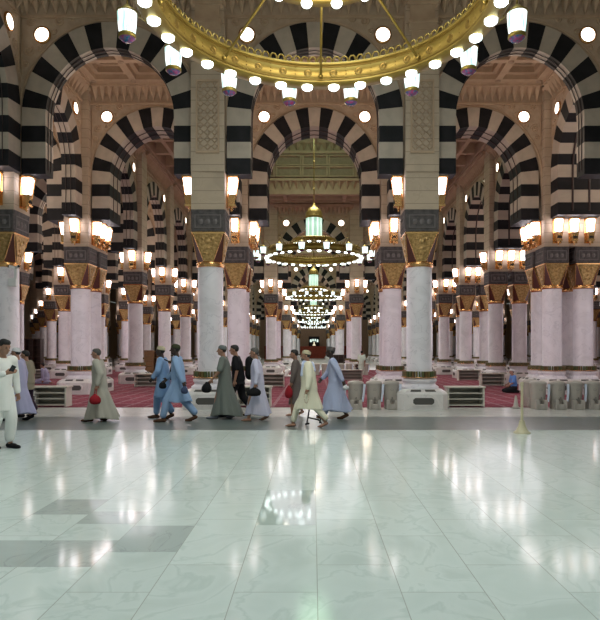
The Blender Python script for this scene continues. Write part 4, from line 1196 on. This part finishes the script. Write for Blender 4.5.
    # --- robe, long shirt or shirt
    if robe:
        m_ = MB().mat(robe); n = 40
        ph = rnd.random()*6
        if pose in ('walk', 'stand'):
            bt = pel.z
            prof = [(0.52, 0.055, 0.065), (0.495, 0.085, 0.13), (0.46, 0.105, 0.195), (0.38, 0.135, 0.205), (0.25, 0.15, 0.20), (0.08, 0.155, 0.19), (-0.04, 0.165, 0.20)]
            rings = []
            for (u, rx, ry) in prof:
                c = T(0, 0, u)
                rings.append([tuple(c + fw*rx*bulk*math.cos(a) + sd*ry*bulk*math.sin(a)) for a in [2*PI*i/n for i in range(n)]])
            steps = 7; z0 = bt-0.06; 
            for j in range(1, steps+1):
                t = j/steps; zz = z0 + (hem-z0)*t
                full = (bt-0.06-zz)/0.78
                rx = 0.155*bulk + (stride*0.60+flare*0.13)*full; ry = 0.20*bulk + 0.02*full + flare*0.05*full
                cx = 0.01 - 0.09*flare*full
                ring = []
                for i in range(n):
                    a = 2*PI*i/n
                    f = 1 + 0.10*full*math.cos(6*a+ph+1.4*full) + 0.06*full*math.cos(11*a+2*ph-full)
                    dz = 0.03*full*math.cos(3*a+ph)
                    ring.append((cx + rx*f*math.cos(a), ry*f*math.sin(a), zz + (dz if j == steps else 0)))
                rings.append(ring)
            m_.loft(rings)
        else:
            m_.capsule(T(0, 0.02, 0.02), T(0, 0, 0.30), 0.155, 0.15, 16, sq=0.85); m_.capsule(T(0, 0.10, 0.42), T(0, -0.10, 0.42), 0.10, 0.10, 12)
            m_.capsule(T(0, 0, 0.1), T(0, 0, 0.40), 0.15, 0.13, 14)
            if not trousers:
                for (hp, kn, an) in ((hipL, kneeL, ankL), (hipR, kneeR, ankR)):
                    m_.capsule(hp, kn, 0.14, 0.11, 14); m_.capsule(kn, an, 0.10, 0.09, 14)
        for (sh, e, w) in ((shL, eL, wL), (shR, eR, wR)):
            m_.capsule(T(0, 0, 0.42), sh, 0.09, 0.085, 12)
            if sleeve >= 1:
                m_.capsule(sh, e, 0.085*sleeve_w, 0.075*sleeve_w, 12); m_.capsule(e, lerp(e, w, 0.90), 0.072*sleeve_w, 0.056*sleeve_w, 12)
            else:
                m_.capsule(sh, lerp(sh, e, 0.85), 0.085, 0.078, 12)
        link('robe' if hem < 0.3 else 'tunic', remesh(m_, 'robe', 0.015, 3), r)
    if scarf:
        m_ = MB().mat(scarf)
        pts = [T(0.09*math.cos(a)+0.0, 0.10*math.sin(a), 0.525+0.02*math.cos(a)) for a in [2*PI*i/12 for i in range(13)]]
        m_.tube([tuple(p) for p in pts], 0.042, 8); m_.capsule(T(0.10, 0.09, 0.50), T(0.155, 0.12, 0.26), 0.045, 0.035, 10); m_.capsule(T(-0.10, 0.05, 0.50), T(-0.14, 0.10, 0.34), 0.05, 0.035, 10)
        link('scarf', remesh(m_, 'scarf', 0.013, 2), r)
    if shoes:
        for an in (ankL, ankR):
            m_ = MB().mat(shoes)
            if pose in ('walk', 'stand'):
                m_.capsule((an[0]-0.04, an[1], an[2]-0.04), (an[0]+0.09, an[1]*1.05, 0.042), 0.045, 0.042, 10); m_.capsule((an[0]+0.08, an[1]*1.05, 0.036), (an[0]+0.185, an[1]*1.1, 0.03), 0.042, 0.028, 10)
            link('shoe', remesh(m_, 'shoe', 0.011, 2), r)
    R = Matrix.Rotation(math.radians(face), 4, 'Z')
    def W(p): 
        q = R @ (Vector(p)*k); return Vector((x+q.x, y+q.y, z+q.z))
    return dict(root=r, wL=W(wL + dL*0.12), wR=W(wR + dR*0.12), W=W, T=lambda f, s_, u: W(T(f, s_, u)), k=k)

def sack(name, c, s_, mat, label, cat='bag', handle_to=None, hmat=None, seed=1):
    rnd = random.Random(seed); m_ = MB().mat(mat)
    cx, cy, cz = c
    rings = []
    for (u, w) in ((-1, .35), (-.85, .8), (-.4, 1), (.1, .95), (.5, .7), (.8, .35), (1, .16)):
        rings.append([(w*s_[0]*(1+.10*math.sin(3*a+seed+u))*math.cos(a), w*s_[1]*math.sin(a), u*s_[2]) for a in [2*PI*i/14 for i in range(14)]])
    m_.loft(rings)
    o = link(name, m_.mesh(name), None, (cx, cy, cz)); tag(o, label, cat)
    if handle_to is not None:
        h_ = MB().mat(hmat or mat); d = Vector(handle_to)-Vector(c)
        h_.tube([(-.02, 0, s_[2]*.9), (d.x-.015, d.y, d.z), (d.x+.015, d.y, d.z), (.03, 0, s_[2]*.9)], 0.008, 6); link('handle', h_.mesh('handle'), o)
    return o

C = {k_: cloth(k_, v) for k_, v in {
    'white_cotton': (0.86, 0.87, 0.85), 'lavender_cotton': (0.46, 0.45, 0.66), 'beige_grey_cotton': (0.50, 0.47, 0.41), 'sky_blue_cotton': (0.28, 0.44, 0.72),
    'light_blue_cotton': (0.32, 0.47, 0.74), 'sage_grey_cotton': (0.19, 0.21, 0.19), 'black_cotton': (0.014, 0.014, 0.017), 'pale_lilac_cotton': (0.68, 0.67, 0.86),
    'taupe_cotton': (0.17, 0.14, 0.13), 'cream_cotton': (0.88, 0.84, 0.68), 'ice_blue_cotton': (0.52, 0.58, 0.82), 'mint_cotton': (0.60, 0.68, 0.60), 'royal_blue_cotton': (0.14, 0.30, 0.70),
    'beige_vest': (0.30, 0.27, 0.20), 'dark_trouser': (0.035, 0.02, 0.04), 'cream_knit': (0.55, 0.49, 0.34), 'olive_knit': (0.05, 0.055, 0.03), 'grey_knit': (0.17, 0.19, 0.19), 'pattern_knit': (0.12, 0.11, 0.11), 'scarf_blue': (0.60, 0.68, 0.92), 'red_nylon': (0.34, 0.02, 0.03), 'black_leather': (0.012, 0.012, 0.014), 'grey_sock': (0.20, 0.21, 0.25), 'brown_leather': (0.10, 0.05, 0.03), 'white_knit': (0.7, 0.7, 0.72)}.items()}

LEFT, RIGHT, CAMF = 180, 0, -90
# near man with a phone
p = person(px(1.0, 10.15), 10.15, -24, 1.84, 'man in white tunic and loose trousers looking at phone, cropped at left edge', 'skin_tan', C['white_cotton'], hem=0.60, flare=0.12, stride=0.10,
           trousers=C['white_cotton'], armR=((0.10, -0.10, -0.26), (0.28, 0.02, -0.18)), armL=((-0.02, 0.09, -0.28), (0.04, 0.10, -0.53)), shoes=C['black_leather'], head_pitch=0.30, seed=1, lower=1.0, bulk=0.88, sleeve_w=0.9)
ph = MB().mat(plain('phone_glass', (0.02, 0.02, 0.025), 0.15)); ph.bevbox(-.036, .036, -.005, .005, -.07, .07, .004)
o = link('phone', ph.mesh('phone'), None, tuple(p['wR'] + Vector((0.0, -0.02, 0.035))), (0.5, 0.5, 0.4)); tag(o, "dark phone held up in the near white-clad man's hand", 'phone')
# pair behind him
person(px(19, 14.2), 14.2, LEFT, 1.72, 'man in lavender robe walking behind the near white-clad man', 'skin_tan', C['lavender_cotton'], hem=0.18, flare=0.7, stride=0.24, cap=C['white_knit'], shoes=C['black_leather'], seed=2, trousers=C['lavender_cotton'])
person(px(26, 14.9), 15.0, LEFT, 1.66, 'dark-haired man in beige vest and dark trousers, half hidden at left', 'skin_tan', C['beige_vest'], hem=0.72, flare=0.0, stride=0.12, trousers=C['dark_trouser'], sleeve=0.5, seed=3, shoes=C['black_leather'])
# elderly man with red bag
p = person(px(99.5, 14.1), 14.1, LEFT+6, 1.70, 'balding man in beige-grey ankle-length robe walking left with red bag', 'skin_tan', C['beige_grey_cotton'], hem=0.07, flare=0.9, stride=0.20, hair='greyhair', armL=((-0.10, 0.09, -0.27), (-0.02, 0.13, -0.52)), seed=4, bulk=1.08, sleeve_w=1.15, shoes=C['brown_leather'])
sack('drawstring_bag', tuple(p['wL'] + Vector((0.0, -0.05, -0.21))), (0.13, 0.09, 0.12), C['red_nylon'], "red drawstring bag hanging from the beige-robed man's hand", handle_to=tuple(p['wL'] + Vector((0, 0, 0.0))), seed=2)
# two men in blue
p = person(px(163.5, 14.6), 14.6, LEFT, 1.76, 'man in sky blue tunic and cream cap, left of the two in blue', 'skin_dark', C['sky_blue_cotton'], hem=0.52, flare=0.7, stride=0.20, trousers=C['sky_blue_cotton'], cap=C['cream_knit'],
           armL=((0.06, 0.06, -0.25), (0.20, 0.02, -0.40)), seed=5, shoes=C['brown_leather'], lead=-1)
sack('shoulder_bag', tuple(p['T'](-0.26, 0.10, 0.18)), (0.07, 0.10, 0.22), C['black_leather'], 'black bag slung on the back of the cream-capped man', handle_to=tuple(p['T'](-0.06, 0.12, 0.50)), seed=3)
p = person(px(178.5, 13.95), 13.95, LEFT, 1.80, 'man in light blue tunic and dark green cap, right of the two in blue', 'skin_dark', C['light_blue_cotton'], hem=0.46, flare=0.45, stride=0.33, trousers=C['light_blue_cotton'], cap=C['olive_knit'],
           armL=((-0.08, 0.09, -0.27), (-0.16, 0.11, -0.50)), armR=((0.10, -0.06, -0.25), (0.30, -0.06, -0.42)), seed=6, shoes=C['brown_leather'])
sack('shoe_pouch', tuple(p['wL'] + Vector((0.0, -0.02, -0.07))), (0.08, 0.05, 0.09), cloth('slate_nylon', (0.06, 0.08, 0.16)), 'small dark blue pouch in the rear hand of the green-capped man', 'pouch', seed=4)
sack('shoe_pouch', tuple(p['wR'] + Vector((-0.02, -0.02, -0.07))), (0.09, 0.05, 0.09), C['black_leather'], 'small black pouch in the front hand of the green-capped man', 'pouch', seed=4)
# sage robe
p = person(px(225, 14.6), 14.6, LEFT, 1.78, 'man in sage grey short-sleeved robe and grey cap carrying black shoes', 'skin_tan', C['sage_grey_cotton'], hem=0.09, flare=0.75, stride=0.22, cap=C['grey_knit'], sleeve=0.5,
           armL=((0.08, 0.07, -0.26), (0.26, 0.06, -0.44)), seed=7, shoes=C['grey_sock'], bulk=1.0)
sack('shoe_bag', tuple(p['wL'] + Vector((-0.05, -0.02, -0.10))), (0.12, 0.07, 0.13), C['black_leather'], 'black bag of shoes held forward by the sage-robed man', handle_to=tuple(p['wL']), seed=6)
# black clothes with backpack
p = person(px(238.5, 15.1), 15.1, LEFT, 1.80, 'man in black t-shirt and black trousers with side stripes, wearing backpack', 'skin_tan', C['black_cotton'], hem=0.78, flare=0.0, stride=0.30, trousers=C['black_cotton'], sleeve=0.5, seed=8, shoes=C['black_leather'], lean=0.05,
           armL=((-0.02, 0.08, -0.27), (0.06, 0.10, -0.52)))
bm = MB().mat(C['black_leather']); bm.capsule((0, 0, -0.16), (0, 0, 0.15), 0.15, 0.14, 16, sq=0.75)
o = link('backpack', remesh(bm, 'backpack', 0.02, 3), None, tuple(p['T'](-0.29, 0, 0.22))); tag(o, 'black backpack on the back of the black-clothed man', 'backpack')
bm = MB().mat(C['black_leather']); bm.bevbox(0.06, 0.16, -0.09, 0.09, -0.2, 0.0, .02); link('front_pocket', bm.mesh('front_pocket'), o)
# white stripe on his trousers
st = MB().mat(plain('white_stripe', (0.55, 0.55, 0.58), 0.7))
# lilac robe with black bag
p = person(px(257.5, 14.15), 14.15, LEFT, 1.72, 'man in pale lilac robe with cropped hair carrying a black bag', 'skin_tan', C['pale_lilac_cotton'], hem=0.15, flare=0.35, stride=0.20, hair='greyhair',
           armL=((-0.04, 0.08, -0.27), (0.02, 0.11, -0.50)), seed=9, lead=1)
sack('handbag', tuple(p['wL'] + Vector((0.0, -0.05, -0.07))), (0.17, 0.07, 0.10), C['black_leather'], "black bag held at the lilac-robed man's hip", seed=5)
# taupe robed person behind the cream one
p = person(px(297, 15.3), 15.3, LEFT, 1.68, 'person in taupe brown robe mostly hidden behind the cream-clad man', 'skin_tan', C['taupe_cotton'], hem=0.30, flare=0.1, stride=0.12, seed=10, hair='hair', armL=((0.06, 0.06, -0.27), (0.14, 0.06, -0.50)))
sack('drawstring_bag', tuple(p['wL'] + Vector((-0.04, -0.02, -0.13))), (0.10, 0.07, 0.16), C['red_nylon'], "dark red bag held in front by the taupe-robed person", handle_to=tuple(p['wL']), seed=7)
# cream man
p = person(px(309, 13.0), 13.0, LEFT+4, 1.66, 'man in cream tunic and trousers with cream cap and pale blue scarf', 'skin_tan', C['cream_cotton'], hem=0.42, flare=0.35, stride=0.36, trousers=C['cream_cotton'], cap=C['cream_knit'], scarf=C['scarf_blue'],
           armL=((0.0, 0.10, -0.27), (0.06, 0.13, -0.50)), beard='greyhair', seed=11, lead=-1, bulk=1.15, sleeve_w=1.2, lower=0.88)
bd = MB().mat(plain('wooden_bead', (0.45, 0.30, 0.18), 0.4)); w_ = p['wL']
for i in range(20):
    a = 2*PI*i/20; bd.ell((0.045*math.cos(a), 0, -0.11+0.11*math.sin(a)), (0.010, 0.010, 0.010), 6, 4)
o = link('prayer_beads', bd.mesh('prayer_beads'), None, tuple(w_ + Vector((0.0, -0.03, 0.02)))); tag(o, "string of small beads dangling from the cream-clad man's hand", 'beads')
# folding stool he carries
st_ = empty('folding_stool', (px(314, 13.3), 13.3, 0.02))
bm = MB().mat(C['black_leather']); bm.tube([(-0.16, 0, 0.0), (-0.10, 0, 0.36)], 0.016, 8); bm.tube([(0.17, 0.02, 0.02), (0.10, 0.02, 0.10), (-0.13, 0.02, 0.15)], 0.016, 8); link('leg_frame', bm.mesh('leg_frame'), st_)
bm = MB().mat(C['black_leather']); bm.tube([(0.12, 0.03, 0.02), (0.16, 0.03, 0.16), (0.05, 0.03, 0.20)], 0.014, 8); bm.tube([(-0.20, 0.03, 0.0), (-0.10, 0.03, 0.02)], 0.02, 8); link('foot_frame', bm.mesh('foot_frame'), st_)
tag(st_, "black metal walking aid frame behind the cream-clad man's legs", 'walking aid')
# light blue robe with kufi
p = person(px(335, 14.6), 14.6, LEFT, 1.74, 'man in ice blue robe and patterned kufi striding left near the coolers', 'skin_dark', C['ice_blue_cotton'], hem=0.20, flare=0.85, stride=0.25, trousers=C['ice_blue_cotton'], cap=C['pattern_knit'], capstyle='kufi',
           armL=((-0.10, 0.09, -0.26), (-0.17, 0.12, -0.49)), armR=((0.12, -0.05, -0.25), (0.30, -0.03, -0.40)), seed=12, shoes=C['brown_leather'], lean=0.06, lead=-1)
sack('pouch', tuple(p['wL'] + Vector((0.02, -0.03, -0.05))), (0.08, 0.05, 0.06), C['white_knit'], 'small white pouch in the rear hand of the ice-blue-robed man', 'pouch', seed=8)
# distant man, seated ones
person(px(361.5, 36.3), 36.3, 60, 1.66, 'distant man in pale mint tunic and trousers standing on the carpet', 'skin_tan', C['mint_cotton'], hem=0.45, flare=0.1, stride=0.14, trousers=C['mint_cotton'], sleeve=0.5, seed=13, z=.005)
person(px(511, 23.6), 23.6, LEFT, 1.55, 'boy in blue shirt and white cap kneeling on carpet at right', 'skin_tan', C['royal_blue_cotton'], pose='kneel', trousers=C['black_cotton'], cap=C['white_knit'], sleeve=0.5, seed=14, lean=0.05, z=.01,
       armL=((0.08, 0.03, -0.24), (0.26, 0.0, -0.34)), armR=((0.08, -0.03, -0.24), (0.26, 0.0, -0.34)))
person(px(44, 30.4), 30.3, LEFT, 1.75, 'person in lavender clothes sitting on carpet at far left', 'skin_tan', C['lavender_cotton'], pose='kneel', seed=15, z=.01, lean=0.10)
person(px(355.5, 35.2), 35.0, LEFT, 1.45, 'small dark-clothed figure sitting on carpet left of distant man', 'skin_dark', C['black_cotton'], pose='kneel', seed=16, z=.01)
person(px(287, 38), 37.6, LEFT, 1.6, 'distant person in white bowing to the carpet left of the aisle', 'skin_tan', C['white_cotton'], pose='prostrate', seed=17, z=.02,
       armL=((0.10, 0.06, 0.16), (0.28, 0.0, 0.10)), armR=((0.10, -0.06, 0.16), (0.28, 0.0, 0.10)))
